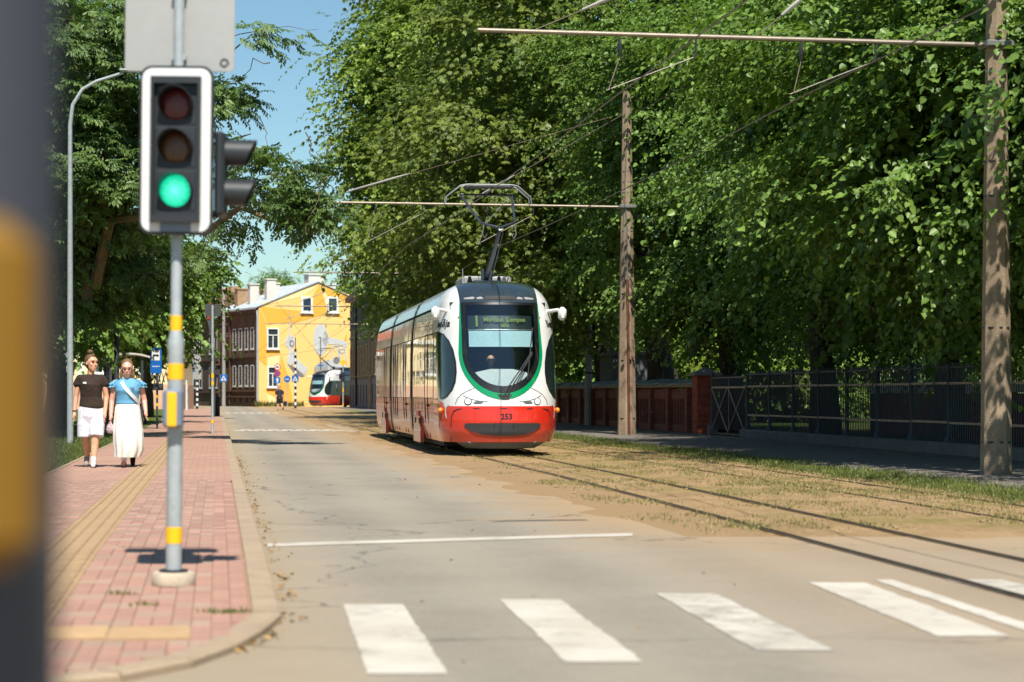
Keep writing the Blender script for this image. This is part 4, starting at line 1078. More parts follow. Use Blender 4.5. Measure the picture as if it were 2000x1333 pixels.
    for yy in (1.8, 2.1):
        part('collector_strip', MB().tube([(-.92,yy,hz-.34),(-.9,yy,hz-.2),(-.62,yy,hz+.02),(-.5,yy,hz+.04),(.38,yy,hz+.04),(.5,yy,hz+.02),(.76,yy,hz-.2),(.78,yy,hz-.34)], .015, 7), STRAP, t, True)
    part('carbon', MB().box((-.06,1.95,hz+.0), (.96,.34,.03)), RUBBER, t)
    for s in (-1, 1): part('hook', MB().tube([(.05+s*.30,1.1,4.48),(.05+s*.33,1.1,4.30),(.05+s*.28,1.1,4.22),(.05+s*.24,1.1,4.3)], .012, 5), STRAP, t)
    part('tie_rod', MB().cyl((-.2,1.15,4.52), (.36,1.95,5.13), .008, n=5), STRAP, t)
    return t
TRP = T(5.45,38.9,.018); TRZ = ANG-.010
bigt = make_tram('large red and white tram numbered 253 with a green ringed windscreen coming up the track', TRP, TRZ); bigt.scale = (1.012,1,1)
tr2 = at(617,795,186); make_tram('smaller red and white tram turning in front of the yellow house', (tr2[0],184,0), R(-33), False)
# =================================================================== traffic signal in front, posts, signs
GALV = mat('galvanised_pole', srgb(166,172,174), .45, .2, var=.18, vs=14)
YEL = mat('yellow_band', srgb(242,180,10), .5, var=.06)
SIGB = mat('signal_black', srgb(36,40,44), .5, var=.1); WHT = mat('signal_white', srgb(212,212,210), .5, var=.05)
SGREY = mat('sign_back_grey', srgb(160,160,158), .55, .2, var=.07, vs=1.5)
BLUE = mat('sign_blue', srgb(10,92,168), .45, var=.05); SRED = mat('sign_red', srgb(200,32,40), .45, var=.05); BLK = mat('matt_black', srgb(26,27,28), .7)
SYEL = mat('sign_yellow', srgb(245,178,20), .45, var=.04); GREYP = mat('housing_grey', srgb(110,122,138), .5, var=.08)
CONCB = mat('base_concrete', srgb(190,176,154), .9, var=.2, vs=9, bump=.4, bs=60)
def lens(name, col, em=0.):
    if name in MATS: return MATS[name]
    g = NT(name); b = g.bsdf(Base_Color=col, Roughness=.18); b.inputs['Coat Weight'].default_value = .1; b.inputs['Roughness'].default_value = .3
    vor = g.n('TexVoronoi', {'Scale': 70.0}); g.t.links.new(g.coord(), vor.inputs['Vector'])
    if em:
        sp = g.n('SeparateXYZ', {0: g.coord()}); dx = g.math('SUBTRACT', sp.outputs[0], .012); dz = g.math('SUBTRACT', sp.outputs[2], CAMZ+(770-377)/331.0-zp(12.1))
        r_ = g.math('SQRT', g.math('ADD', g.math('MULTIPLY', dx, dx), g.math('MULTIPLY', dz, dz))); hot = g.ramp(r_, .085, .0)
        g.set(b, 'Emission Color', g.mix(g.math('MULTIPLY', hot, .45), col, (.25,.95,.75)))
        g.set(b, 'Emission Strength', g.math('MULTIPLY', g.math('MULTIPLY_ADD', hot, .65, .78), g.math('MULTIPLY_ADD', vor.outputs[0], -.5, 1.12)))
    g.set(b, 'Normal', g.n('Bump', {'Strength': .3, 'Distance': .01, 'Height': vor.outputs[0]}))
    MATS[name] = g.done(b); return MATS[name]
LRED = lens('lens_red', (.10,.012,.014)); LAMB = lens('lens_amber', (.085,.035,.012)); LGRN = lens('lens_green', (.005,.60,.33), .95)
def dome(c, r, depth, n=20, m=5):
    b = MB(); rs_ = []
    for k in range(m+1):
        a = PI/2*k/m; q = max(.002, r*math.cos(a)); rs_.append([(c[0]+q*math.cos(2*PI*i/n), c[1]-depth*math.sin(a), c[2]+q*math.sin(2*PI*i/n)) for i in range(n)])
    b.rings(rs_); return b
def signal_visor(c, r, ln, cut=.55, axis='y', n=20):
    """open tube with a slanting mouth, long at the top; thin double wall"""
    b = MB(); ri = r-.006
    def ring(rad, d):
        o = []
        for i in range(n):
            a = 2*PI*i/n; h = math.sin(a); e = d*(1-cut*(1-h)/2) if d else 0
            o.append((c[0]+rad*math.cos(a), c[1]-e, c[2]+rad*h) if axis == 'y' else (c[0]+e, c[1]+rad*math.cos(a), c[2]+rad*h))
        return o
    rs_ = [ring(r,0), ring(r,ln), ring(ri,ln), ring(ri,0)]; b.rings(rs_+[rs_[0]], True, False); return b
ts = thing('traffic_light', 'grey traffic light post on the pavement in front, showing green, with yellow bands', 'traffic light', (-2.0,12.1,zp(12.1)))
ts.rotation_euler = (0, .010, 0)
Z0 = zp(12.1)
def zz_(y): return CAMZ+(770-y)/331.0-Z0
part('foot', MB().lathe([(.125,0),(.128,.01),(.128,.06),(.12,.075),(.06,.078)], n=28), CONCB, ts, True)
part('flange', MB().lathe([(.085,.079),(.085,.09),(.05,.092)], n=24), DARKST, ts)
part('pole', MB().lathe([(.047,.09),(.046,zz_(690)),(.049,zz_(680)),(.049,zz_(668)),(.036,zz_(650)),(.032,zz_(640)),(.031,3.9)], n=20), GALV, ts, True)
for (a, b_, r) in ((1030,1062,.0485),(711,742,.0485),(617,648,.0345)):
    part('yellow_band', MB().lathe([(r-.002,zz_(b_)),(r,zz_(b_)+.001),(r,zz_(a)-.001),(r-.002,zz_(a))], n=20), YEL, ts, True)
bt = part('button_box', MB().box((-.0,-.075,zz_(798)), (.115,.09,.225), 0, .015), GREYP, ts)
part('button_plate', MB().box((.0,-.123,zz_(800)), (.055,.01,.20), 0, .004), YEL, bt)
hd = part('signal_head', MB().prism(rrect(.43,.985,.07,6,.012,zz_(298)), 'y', -.13, -.10), SIGB, ts)
hz0 = zz_(298)
fr = MB(); o = rrect(.40,.955,.06,6,.012,hz0); i_ = []
for p in o:
    dx, dz = p[0]-.012, p[1]-hz0; i_.append((.012+max(-.145,min(.145,dx*5)), hz0+max(-.415,min(.415,dz*5))))
fr.v = [(p[0],-.137,p[1]) for p in o]+[(p[0],-.137,p[1]) for p in i_]+[(p[0],-.131,p[1]) for p in o]
n_ = len(o); fr.f = [(k,(k+1) % n_,(k+1) % n_+n_,k+n_) for k in range(n_)]+[(k,k+2*n_,(k+1) % n_+2*n_,(k+1) % n_) for k in range(n_)]
part('white_border', fr, WHT, ts)
part('border_gap', MB().box((.012,-.139,hz0-.447), (.18,.004,.062)), GREYP, ts)
hs = MB().box((.012,-.0,hz0), (.27,.2,.84), 0, .02)
part('housing', hs, SIGB, ts)
# surround frame of the recessed front
rf = MB()
for s in (-1, 1): rf.box((.012+s*.137,-.155,hz0), (.018,.05,.85))
rf.box((.012,-.155,hz0+.405), (.256,.05,.04)); rf.box((.012,-.155,hz0-.405), (.256,.05,.04))
part('recess_frame', rf, SIGB, ts)
for y, lm in ((210,LRED),(293,LAMB),(377,LGRN)):
    z = zz_(y); mo = part('module', MB().box((.012,-.118,z), (.245,.03,.243), 0, .008), SIGB, ts)
    part('lens', dome((.012,-.134,z), .094, .022), lm, mo, True)
    part('visor', signal_visor((.012,-.13,z), .101, .15, 1.0), SIGB, mo, True)
sh = part('side_head', MB().box((.255,.02,zz_(340)), (.06,.20,.50), 0, .02), SIGB, ts)
for y in (297, 375): part('visor', signal_visor((.285,.02,zz_(y)), .078, .18, .38, 'x'), SIGB, sh, True)
for y in (297, 375): part('lens', MB().tube([(.284,.02,zz_(y)),(.292,.02,zz_(y))], .07, 16), SIGB, sh)
part('bracket', MB().box((.18,.03,zz_(262)), (.14,.04,.04)).box((.18,.03,zz_(418)), (.14,.04,.04)), SIGB, ts)
pl = part('sign_plate', MB().prism(rrect(.648,.50,.03,4,.0,zz_(137)+.25), 'y', .034, .046), SGREY, ts)
part('scribble', MB().tube([(.265+.022*math.cos(k*.7)*(1+.2*math.sin(k*3)), .0325, zz_(120)+.022*math.sin(k*.7)) for k in range(10)], .005, 4), BLK, pl)
part('clamp', MB().box((0,.012,zz_(112)), (.085,.05,.03)).box((0,.012,zz_(0)+.04), (.085,.05,.03)), GALV, ts)
part('top_plate', MB().prism(rrect(.66,.02,.008,2,-.03,3.78), 'y', -.02, .02), GALV, ts)

# post with a yellow box, far out of focus at the left edge
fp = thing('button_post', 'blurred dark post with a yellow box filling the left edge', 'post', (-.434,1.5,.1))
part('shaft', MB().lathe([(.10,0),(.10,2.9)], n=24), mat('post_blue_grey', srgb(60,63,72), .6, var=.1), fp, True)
part('button_box', MB().box((.030,-.19,1.100), (.20,.06,.225), 0, .02), mat('shaded_yellow_box', srgb(120,85,0), .7, var=.05), fp)  # yellow box coloured darker, standing in for shade on its face
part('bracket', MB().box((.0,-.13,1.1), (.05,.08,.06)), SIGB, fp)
b = MB(); b.box((-3,-2,.04), (16,8.4,.12)); tag(b.build('pavement', CONC), kind='structure')

def lamp_post(x, Y, label, top_y, arm_px, r0=.075, m=GALV):
    X = at(x,0,Y)[0]; p = thing('street_lamp', label, 'lamp', (X,Y,.09))
    zt = at(x,top_y,Y)[2]; ax = arm_px*Y/4000
    part('mast', MB().tube([(0,0,0),(0,0,1.2),(0,0,zt-1.0),(.06,0,zt-.55),(.28,0,zt-.2),(.6,0,zt-.02),(ax,-.05,zt+.16)], [r0,r0*.95,r0*.66,r0*.6,r0*.55,r0*.5,r0*.45], 10), m, p, True)
    part('lantern', MB().box((ax+.22,-.06,zt+.21), (.6,.2,.07), 0, .03), m, p, True)
    return p
lamp_post(137, 46, 'tall grey street lamp curving right, standing on the lawn by the women', 165, 105)
dk = mat('dark_pole', srgb(60,66,72), .6, .2)
pA = at(228,0,62); p = thing('dark_pole', 'tall dark pole behind the woman in the blue top', 'pole', (pA[0],62,.09)); part('shaft', MB().tube([(0,0,0),(0,0,6.0)], [.085,.06], 10), dk, p, True); part('cap', MB().sphere((0,0,6.0), .065, 8, 6), dk, p)
# bus shelter
bs = thing('bus_shelter', 'bus shelter with a curved pale roof behind the woman in blue', 'bus shelter', T(-3.1,72,.09), ANG)
b = MB(); pr = [(-.95+1.9*k/10, 2.28+.28*math.sin(PI*(k/10)*.8+.3)) for k in range(11)]; b.prism(pr+[(x,z-.06) for x, z in reversed(pr)], 'y', 0, 3.6); part('roof', b, mat('shelter_roof', srgb(190,186,176), .6), bs, True)
part('roof_gutter', MB().box((.95,1.8,2.3), (.14,3.7,.16)), WHT, bs)
for x in (-.75, .45):
    for y in (.15, 3.4): part('post', MB().cyl((x,y,0), (x,y,2.4), .045, n=8), dk, bs)
part('pane', MB().box((-.75,1.78,1.25), (.02,3.1,1.9)), glass_mat('shelter_glass', (.72,.78,.76)), bs)
part('bench', MB().box((-.45,1.8,.48), (.4,2.4,.06)).box((-.45,.8,.24), (.3,.06,.46)).box((-.45,2.8,.24), (.3,.06,.46)), TIMBER, bs)
# bus stop sign
q = at(305,838,65); p = thing('bus_stop_sign', 'blue bus stop sign on a dark post beside the pavement', 'sign', (q[0],65,.095))
part('post', MB().cyl((.03,0,0), (.03,0,2.5), .035, n=10), dk, p)
bd = part('board', MB().prism(rrect(.36,.80,.03,3,0,2.16), 'y', -.06, -.02), BLUE, p)
part('pictogram', MB().prism(rrect(.25,.32,.01,2,0,2.33), 'y', -.066, -.06), WHT, bd)
part('bus_symbol', MB().prism([(-.08,2.36),(.08,2.36),(.1,2.33),(.1,2.30),(-.1,2.30),(-.1,2.33)][::-1], 'y', -.070, -.066).prism(rrect(.03,.03,.01,2,-.05,2.29), 'y', -.070, -.066).prism(rrect(.03,.03,.01,2,.05,2.29), 'y', -.070, -.066), BLK, bd)
for k in range(7): part('lettering', MB().box((-.1+k*.034,-.064,1.98), (.02,.006,.035)), WHT, bd)
part('timetable_box', MB().box((.05,-.04,1.33), (.36,.06,.22)), dk, p)
for z in (.72, .98): part('yellow_band', MB().cyl((.03,0,z), (.03,0,z+.09), .038, n=10), YEL, p)

def post_thing(x, ybase, Y, htop_y, label, r=.035, m=GALV, bands=(), z0=.0, name='sign_post'):
    q = at(x,ybase,Y); p = thing(name, label, 'sign', (q[0],Y,z0)); zt = at(x,htop_y,Y)[2]-z0
    part('post', MB().cyl((0,0,0), (0,0,zt), r, n=10), m, p)
    for a, b_ in bands: part('yellow_band', MB().cyl((0,0,at(x,b_,Y)[2]-z0), (0,0,at(x,a,Y)[2]-z0), r+.004, n=10), YEL, p)
    return p
def zof(y, Y): return CAMZ+(770-y)*Y/4000
def disc(p, xo, z, r, m, y=-.06, n=18, name='plate', th=.012): return part(name, MB().tube([(xo,y,z),(xo,y+th,z)], r, n), m, p)
def board(p, xo, z, w, h, m, y=-.06, rr_=.02, name='plate', th=.012): return part(name, MB().prism(rrect(w,h,rr_,2,xo,z), 'y', y, y+th), m, p)
def crossing_sign(p, xo, z, s, y=-.07):
    bd = board(p, xo, z, s, s, BLUE, y)
    part('triangle', MB().prism([(xo-s*.38,z-s*.34),(xo+s*.38,z-s*.34),(xo,z+s*.36)], 'y', y-.008, y), WHT, bd)
    part('figure', MB().prism([(xo-.03*s,z+.08*s),(xo+.06*s,z+.08*s),(xo+.12*s,z-.26*s),(xo+.04*s,z-.26*s),(xo,z-.08*s),(xo-.08*s,z-.26*s),(xo-.16*s,z-.26*s)][::-1], 'y', y-.014, y-.008), BLK, bd)
# banded post at the speed table, sign backs on top
Y = 56.4; p = post_thing(415, 848, Y, 596, 'thin grey post with yellow bands and dark sign backs by the kerb', .035, GALV, ((730,739),(745,753),(820,827)), .098)
z = zof(606,Y)-.098; part('sign_back', MB().box((-.13,.05,z), (.17,.02,.33)).box((.13,.05,z), (.17,.02,.33)), mat('dark_sign_back', srgb(64,68,70), .6), p)
part('side_sign', MB().prism([(-.16,z-.24),(-.04,z-.22),(-.05,z-.75)], 'y', .05, .065), mat('dark_sign_back2', srgb(70,74,76), .6), p)
disc(p, -.12, z-.22, .035, SRED, .03)
Y = 100; p = post_thing(419, 812, Y, 684, 'thin grey post behind the litter bin with a pale sign back', .035, GALV, (), .098)
board(p, -.02, zof(727,Y)-.098, .55, .27, SGREY, .04)
Y = 112; bn = thing('litter_bin', 'dark litter bin standing on the pavement by the far posts', 'bin', (*at(421,813,102)[:2], .098))
part('body', MB().lathe([(.2,0),(.22,.03),(.22,.8),(.24,.85),(.2,.95),(.12,1.0)], n=14), BLK, bn, True); part('slot', MB().box((0,-.2,.86), (.2,.06,.08)), dk, bn); part('lid_rim', MB().lathe([(.245,.84),(.25,.85),(.245,.87)], n=14), dk, bn)
Y = 150; p = post_thing(437, 800, Y, 731, 'blue pedestrian crossing sign beside the grey utility pole', .04, GALV); crossing_sign(p, 0, zof(739,Y), .52)
q = at(437,795,200); p = thing('utility_pole', 'tall grey concrete utility pole before the brown house', 'pole', (q[0],200,0)); part('shaft', MB().tube([(0,0,0),(0,0,zof(565,200))], [.2,.13], 8), POLEG, p)
for y in (634,652,657): part('bracket', MB().box((.3,-.1,zof(y,200)), (1.1,.06,.06)), STRAP, p)
def striped(x, Y, ytop, ybase, label, r=.09, n=11):
    q = at(x,ybase,Y); p = thing('striped_post', label, 'post', (q[0],Y,0), group='black and white posts'); zt = zof(ytop,Y)
    for k in range(n): part('band', MB().cyl((0,0,zt*k/n), (0,0,zt*(k+1)/n), r, n=12), WHT if k % 2 else BLK, p)
    return p, zt
p, zt = striped(385, 165, 742, 799, 'short black and white striped post with round sign backs, before the brown houses', .1, 11)
part('mast', MB().cyl((0,0,zt), (0,0,zof(660,165)), .04, n=8), GALV, p)
for y in (702, 719): disc(p, 0, zof(y,165), .32, SGREY, .0)
board(p, 0, zof(734,165), .66, .6, SGREY, .0)
p, zt = striped(577, 172, 682, 796, 'tall black and white striped post with a crossing sign before the yellow house', .1, 19)
crossing_sign(p, 0, zof(740,172), .56, -.12)
part('mast', MB().cyl((0,0,zt), (0,0,zof(660,172)), .035, n=8), BLK, p)
Y = 178; p = post_thing(377, 798, Y, 700, 'blue parking sign post with a small green traffic light', .05, GALV)
bd = board(p, -.05, zof(720,Y), .62, .62, BLUE); me = text_mesh('P', .6, 'lettering', .01); o = link('lettering', me, WHT, bd, (-.05,-.068,zof(720,Y))); o.rotation_euler = (PI/2,0,0)
tl = part('signal_box', MB().box((-.2,-.05,zof(736,Y)), (.26,.2,.85), 0, .03), BLK, p); disc(tl, -.2, zof(738,Y), .11, emit('far_green', (.02,.9,.5), 1.3), -.17, name='lens')
Y = 168; p = post_thing(542, 798, Y, 708, 'post with two red ringed round signs above a blue arrow board, behind the walking man', .04, GALV)
z = zof(717.5,Y); a = disc(p, 0, z, .27, SRED); disc(a, 0, z, .205, WHT, -.068, name='field'); part('truck_symbol', MB().box((-.03,-.075,z+.01), (.2,.008,.11)).box((.1,-.075,z-.01), (.07,.008,.07)), BLK, a)
z = zof(730,Y); a = disc(p, 0, z, .27, SRED); disc(a, 0, z, .205, BLUE, -.068, name='field')
for s in (-1, 1): part('bar', MB().cyl((-.16,-.075,z-s*.16), (.16,-.075,z+s*.16), .03, n=4), SRED, a)
z = zof(743,Y); a = board(p, 0, z, .5, .5, BLUE); part('arrow', MB().prism([(-.05,z-.2),(.05,z-.2),(.05,z+.02),(.14,z+.02),(0,z+.2),(-.14,z+.02),(-.05,z+.02)], 'y', -.068, -.06), WHT, a)
Y = 180; p = post_thing(561, 797, Y, 731, 'post with a round blue path sign before the yellow wall', .04, GALV)
z = zof(741,Y); a = disc(p, 0, z, .3, BLUE); part('symbol', MB().prism([(-.2,z-.03),(-.05,z+.06),(-.02,z-.06)], 'y', -.068, -.06).prism([(.2,z-.05),(.04,z+.06),(.02,z-.06)], 'y', -.068, -.06), WHT, a)
Y = 176; p = post_thing(670, 797, Y, 703, 'post with a yellow diamond sign and a dark signal by the green house', .05, GALV, ((758,766),(788,793)))
part('diamond', MB().tube([(0,-.07,zof(709,Y)),(0,-.06,zof(709,Y))], .32, 4), SYEL, p)
tl = part('signal_box', MB().box((0,-.06,zof(736,Y)), (.3,.2,.75), 0, .03).box((-.22,-.06,zof(736,Y)), (.24,.2,.5), 0, .03), BLK, p); part('visor', MB().box((-.1,-.2,zof(733,Y)), (.2,.14,.06)), BLK, tl)
Y = 190; p = post_thing(626, 797, Y, 660, 'thin black mast with a small blue plate above the smaller tram', .035, BLK); board(p, 0, zof(714.5,Y), .5, .12, BLUE); part('bracket', MB().box((-.05,0,zof(660,Y)), (.3,.06,.06)), BLK, p)
p = thing('pale_post', 'pale concrete post in front of the brick wall right of the tram', 'post', T(13.6,75,.04)); part('shaft', MB().tube([(0,0,0),(0,0,9.5)], [.14,.1], 8), POLEG, p); part('band', MB().lathe([(.142,1.9),(.145,1.91),(.145,1.95),(.142,1.96)], n=8), DARKST, p)
# white hand rail at the far left pavement end
rl = thing('hand_rail', 'white tubular hand rail at the far end of the left pavement', 'railing', (*at(364,803,140)[:2], .098), ANG)
for y in (0, 1.8, 3.6): part('post', MB().cyl((0,y,0), (0,y,2.0), .05, n=8), WHT, rl)
for z in (.7, 1.4, 2.0): part('rail', MB().cyl((0,0,z), (0,3.6,z), .04, n=8), WHT, rl)
# parked car at the far end
def parked_car(loc, rz, label, col):
    c = thing('parked_car', label, 'car', loc, rz); pm = gloss('car_paint', col, .2)
    rs_ = []
    for y, zl, zh, w_ in ((0,.45,.85,.75),(.06,.3,.98,.82),(.5,.25,1.0,.86),(2.1,.25,1.0,.87),(3.5,.25,.95,.86),(4.1,.3,.8,.8),(4.2,.4,.7,.7)):
        rs_.append([(-w_,y,zl),(w_,y,zl),(w_*1.01,y,(zl+zh)/2),(w_*.95,y,zh),(-w_*.95,y,zh),(-w_*1.01,y,(zl+zh)/2)])
    b = MB(); b.rings(rs_); part('body', b, pm, c, True, angle=30)
    b = MB(); b.rings([[(-.78,.25,.98),(.78,.25,.98),(.79,2.9,.98),(-.79,2.9,.98)],[(-.62,.75,1.45),(.62,.75,1.45),(.62,2.1,1.45),(-.62,2.1,1.45)]]); cb = part('cabin_glass', b, CABWIN, c)
    part('roof', MB().box((0,1.42,1.46), (1.26,1.4,.04), 0, .015), pm, c)
    for s in (-1, 1):
        part('tail_lamp', MB().box((s*.66,.02,.78), (.2,.06,.14)), SRED, c)
        for y in (.75, 3.3): w_ = part('wheel', MB().tube([(s*.66,y,.31),(s*.86,y,.31)], .31, 16), RUBBER, c); part('rim', MB().tube([(s*.861,y,.31),(s*.868,y,.31)], .19, 12), STRAP, w_)
    part('bumper', MB().box((0,-.02,.45), (1.5,.12,.16), 0, .03), BLK, c); part('number_plate', MB().box((0,-.01,.68), (.5,.03,.11)), WHT, c)
    return c
q = at(385,793,214); parked_car((q[0],214,0), ANG, 'yellowish car parked at the far end of the street, seen from behind', (.34,.2,.05))
# =================================================================== people
def skin_mat(name, col): 
    if name in MATS: return MATS[name]
    g = NT(name); v = g.coord(); c = g.mix(g.ramp(g.noise(v, 9, 3, .6), .35, .7), col, tuple(x*.86 for x in col))
    b = g.bsdf(Base_Color=c, Roughness=.5); b.inputs['Subsurface Weight'].default_value = .08; b.inputs['Subsurface Radius'].default_value = (.02,.008,.004)
    MATS[name] = g.done(b); return MATS[name]
def cloth(name, col, var=.15, vs=14, col2=None, bump=.35): return mat(name, col, .9, var=var, vs=vs, col2=col2, bump=bump, bs=26, spec=.2)
def chain(b, pts, rad, n=12):
    for i in range(len(pts)):
        b.sphere(pts[i], rad[i], n, 8)
        if i: b.cyl(pts[i-1], pts[i], rad[i-1], rad[i], n)
    return b
def fused(b, name, m, parent, voxel, it=4, fac=.5, recalc=True):
    me = b.mesh(name); o = bpy.data.objects.new(name, me); COL.objects.link(o)
    r = o.modifiers.new('r', 'REMESH'); r.mode = 'VOXEL'; r.voxel_size = voxel; r.use_smooth_shade = True
    s = o.modifiers.new('s', 'SMOOTH'); s.iterations = it; s.factor = fac
    dg = bpy.context.evaluated_depsgraph_get(); me2 = bpy.data.meshes.new_from_object(o.evaluated_get(dg)); me2.name = name
    bpy.data.objects.remove(o); bpy.data.meshes.remove(me); me2.materials.clear(); me2.materials.append(m)
    me2.polygons.foreach_set('use_smooth', [True]*len(me2.polygons))
    return link(name, me2, None, parent)
def ell_rings(rows, n=28, pleat=None):
    """rows: (z, cx, cy, rx, ry[, pleat amplitude])"""
    rs_ = []
    for r in rows:
        z, cx, cy, rx, ry = r[:5]; am = r[5] if len(r) > 5 else 0; ring = []
        for k in range(n):
            a = 2*PI*k/n; q = 1+am*(math.cos(a*11+1.3*math.sin(a*2))+.6*math.cos(a*5+2))
            ring.append((cx+rx*q*math.cos(a), cy+ry*q*math.sin(a), z))
        rs_.append(ring)
    return rs_
def hand(b, wrist, d, side, ln=.175, curl=.5):
    """palm, four bent fingers and a thumb leaving the side of the palm; d: pointing direction, side: +1/-1 towards the thumb (front)"""
    w_ = Vector(wrist); d = Vector(d).normalized(); f = Vector((0,-1,0)); f = (f-d*f.dot(d)).normalized(); inn = d.cross(f).normalized()*side
    pc = w_+d*ln*.26; chain(b, [w_, pc+f*.012, pc-f*.012], [.022,.03,.03], 8)
    for k, (o, l) in enumerate(((.030,.42),(.011,.47),(-.009,.44),(-.028,.34))):
        p0 = w_+d*ln*.46+f*o; p1 = p0+d*ln*l*.5+inn*ln*l*.12*curl; p2 = p1+d*ln*l*.4+inn*ln*l*.35*curl
        chain(b, [tuple(w_+d*ln*.3+f*o*.8), tuple(p0), tuple(p1), tuple(p2)], [.0105,.0105,.0095,.008], 6)
    t0 = w_+d*ln*.16+f*.024; t1 = t0+f*.024+d*ln*.16+inn*.012; t2 = t1+d*ln*.2+f*.004+inn*.012
    chain(b, [tuple(t0), tuple(t1), tuple(t2)], [.013,.012,.009], 6)
def head(b, c, rz, tilt=0., k=1.0):
    """skull, jaw, cheeks, nose, lips, ears in one blob list; returns a placing function"""
    M_ = Matrix.Translation(Vector(c)) @ Matrix.Rotation(rz, 4, 'Z') @ Matrix.Rotation(tilt, 4, 'X')
    def P(x, y, z): return tuple(M_ @ Vector((x*k, y*k, z*k)))
    def sp(x, y, z, r, sc=(1,1,1), n=12):
        t = MB(); t.sphere((0,0,0), r*k, n, 9, sc); o = Vector((x*k,y*k,z*k)); b.add([tuple(M_ @ (Vector(v_)+o)) for v_ in t.v], t.f)
    sp(0,.012,.035,.094,(.83,1.0,.95),16); sp(0,-.022,-.035,.07,(.86,.95,1.1)); sp(0,-.048,-.085,.034,(1.05,.9,.8)); sp(0,-.074,.042,.046,(1.25,.45,.6))
    sp(.034,-.058,-.012,.026); sp(-.034,-.058,-.012,.026); sp(0,-.096,-.014,.014,(.8,1.1,1.1)); sp(0,-.086,.008,.012,(.7,.9,1.6))
    sp(0,-.078,-.056,.02,(1.1,.6,.5)); sp(.077,.012,-.0,.021,(.4,.7,1.2)); sp(-.077,.012,-.0,.021,(.4,.7,1.2))
    return P
def face_marks(parent, P, k=1., shades=False):
    E_ = mat('eye_dark', (.02,.015,.012), .3); BR = mat('brow_hair', srgb(84,60,40), .8); LP = mat('lip', srgb(170,86,78), .5)
    if shades:
        part('sunglasses', MB().box(P(0,-.092,.022), (.13*k,.02*k,.034*k), 0, .008), E_, parent); return
    for s in (-1, 1):
        part('eye', MB().sphere(P(s*.031,-.087,.014), .0085*k, 8, 6, (1.3,.6,.6)), E_, parent)
        part('brow', MB().tube([P(s*.015,-.096,.036), P(s*.034,-.095,.041), P(s*.05,-.086,.034)], .0045*k, 5), BR, parent)
    part('mouth', MB().tube([P(-.022,-.091,-.054), P(0,-.099,-.057), P(.022,-.091,-.054)], [.003*k,.0052*k,.003*k], 6), LP, parent)
SKIN = skin_mat('skin_warm', srgb(214,158,126)); SKIN2 = skin_mat('skin_rosy', srgb(222,164,142))
def shoe(b, ankle, toe, heel_z):
    a, t_ = Vector(ankle), Vector(toe); back = a+(a-t_).normalized()*.045; back.z = heel_z
    chain(b, [tuple(back), tuple((a*.5+t_*.5)+Vector((0,0,.008))), tuple(t_)], [.042,.042,.034], 10)
# ---- woman in the dark top and patterned white shorts
W1 = thing('person', 'woman in a dark brown top and patterned white shorts walking on the left pavement', 'person', (-6.33,30.8,.102), ANG+.0)
b = MB()
chain(b, [(0,0,.90),(0,.005,1.06),(0,0,1.2),(0,.005,1.30)], [.135,.115,.125,.10]); chain(b, [(-.15,.01,1.315),(0,.01,1.33),(.15,.01,1.315)], [.04,.05,.04])
chain(b, [(0,.01,1.34),(.005,-.005,1.47)], [.052,.047])
hp = head(b, (.01,-.01,1.55), .62, -.04, 1.1)
chain(b, [(-.175,.01,1.32),(-.225,.03,1.06),(-.245,-.03,.82)], [.049,.04,.027]); hand(b, (-.245,-.03,.82), (.03,-.12,-1), 1)
chain(b, [(.175,.01,1.32),(.225,.03,1.06),(.21,-.06,.82)], [.049,.04,.027]); hand(b, (.21,-.06,.82), (-.1,-.2,-1), -1)
chain(b, [(-.085,0,.88),(-.085,-.03,.50),(-.08,.06,.35),(-.075,.24,.15)], [.1,.062,.06,.036]); chain(b, [(.085,0,.88),(.07,-.13,.49),(.062,-.14,.33),(.045,-.2,.10)], [.1,.062,.058,.036])
fused(b, 'body', SKIN, W1, .0075, 8)
face_marks(W1, hp, 1.1)
b = MB(); b.rings(ell_rings([(.86,.01,0,.165,.135),(.92,.01,0,.188,.15),(1.05,0,0,.162,.13),(1.15,0,-.005,.166,.14),(1.24,0,-.012,.178,.145),(1.31,0,0,.17,.115),(1.36,0,.01,.14,.085),(1.395,0,.015,.085,.065)]))
for s in (-1, 1): chain(b, [(s*.11,.01,1.33),(s*.165,.01,1.33),(s*.205,.015,1.25)], [.06,.062,.062])
tp = fused(b, 'top', cloth('brown_top', srgb(58,47,40), .3, 9, bump=.8), W1, .01, 5); part('badge', MB().box((-.085,-.143,1.265), (.05,.01,.028), .1), WHT, tp)
b = MB(); b.rings(ell_rings([(.66,0,-.02,.15,.10),(.76,0,0,.185,.15),(.90,0,0,.178,.14),(.94,0,0,.165,.13)]))
for s, kn in ((-1, (-.092,-.02,.445)), (1, (.082,-.125,.455))): chain(b, [(s*.085,0,.84), (s*.09,(kn[1])*.5,.65)], [.115,.115]); b.cyl((s*.09,(kn[1])*.5,.65), kn, .117, .112, 18)
fused(b, 'shorts', cloth('patterned_shorts', srgb(226,222,226), .1, 26, srgb(186,180,190)), W1, .011, 4)
b = MB(); shoe(b, (.045,-.21,.08), (.052,-.38,.035), .045); fused(b, 'shoe', cloth('white_trainer', srgb(226,222,216)), W1, .009, 3)
part('sock', MB().tube([(.045,-.2,.10),(.047,-.195,.16)], [.042,.041], 10), cloth('white_sock', srgb(228,226,222)), W1, True)
b = MB(); shoe(b, (-.075,.235,.13), (-.082,.14,.035), .17); fused(b, 'shoe', cloth('shaded_trainer', srgb(150,138,126)), W1, .009, 3)  # trailing trainer of the white pair, shade put into its colour
b = MB(); 
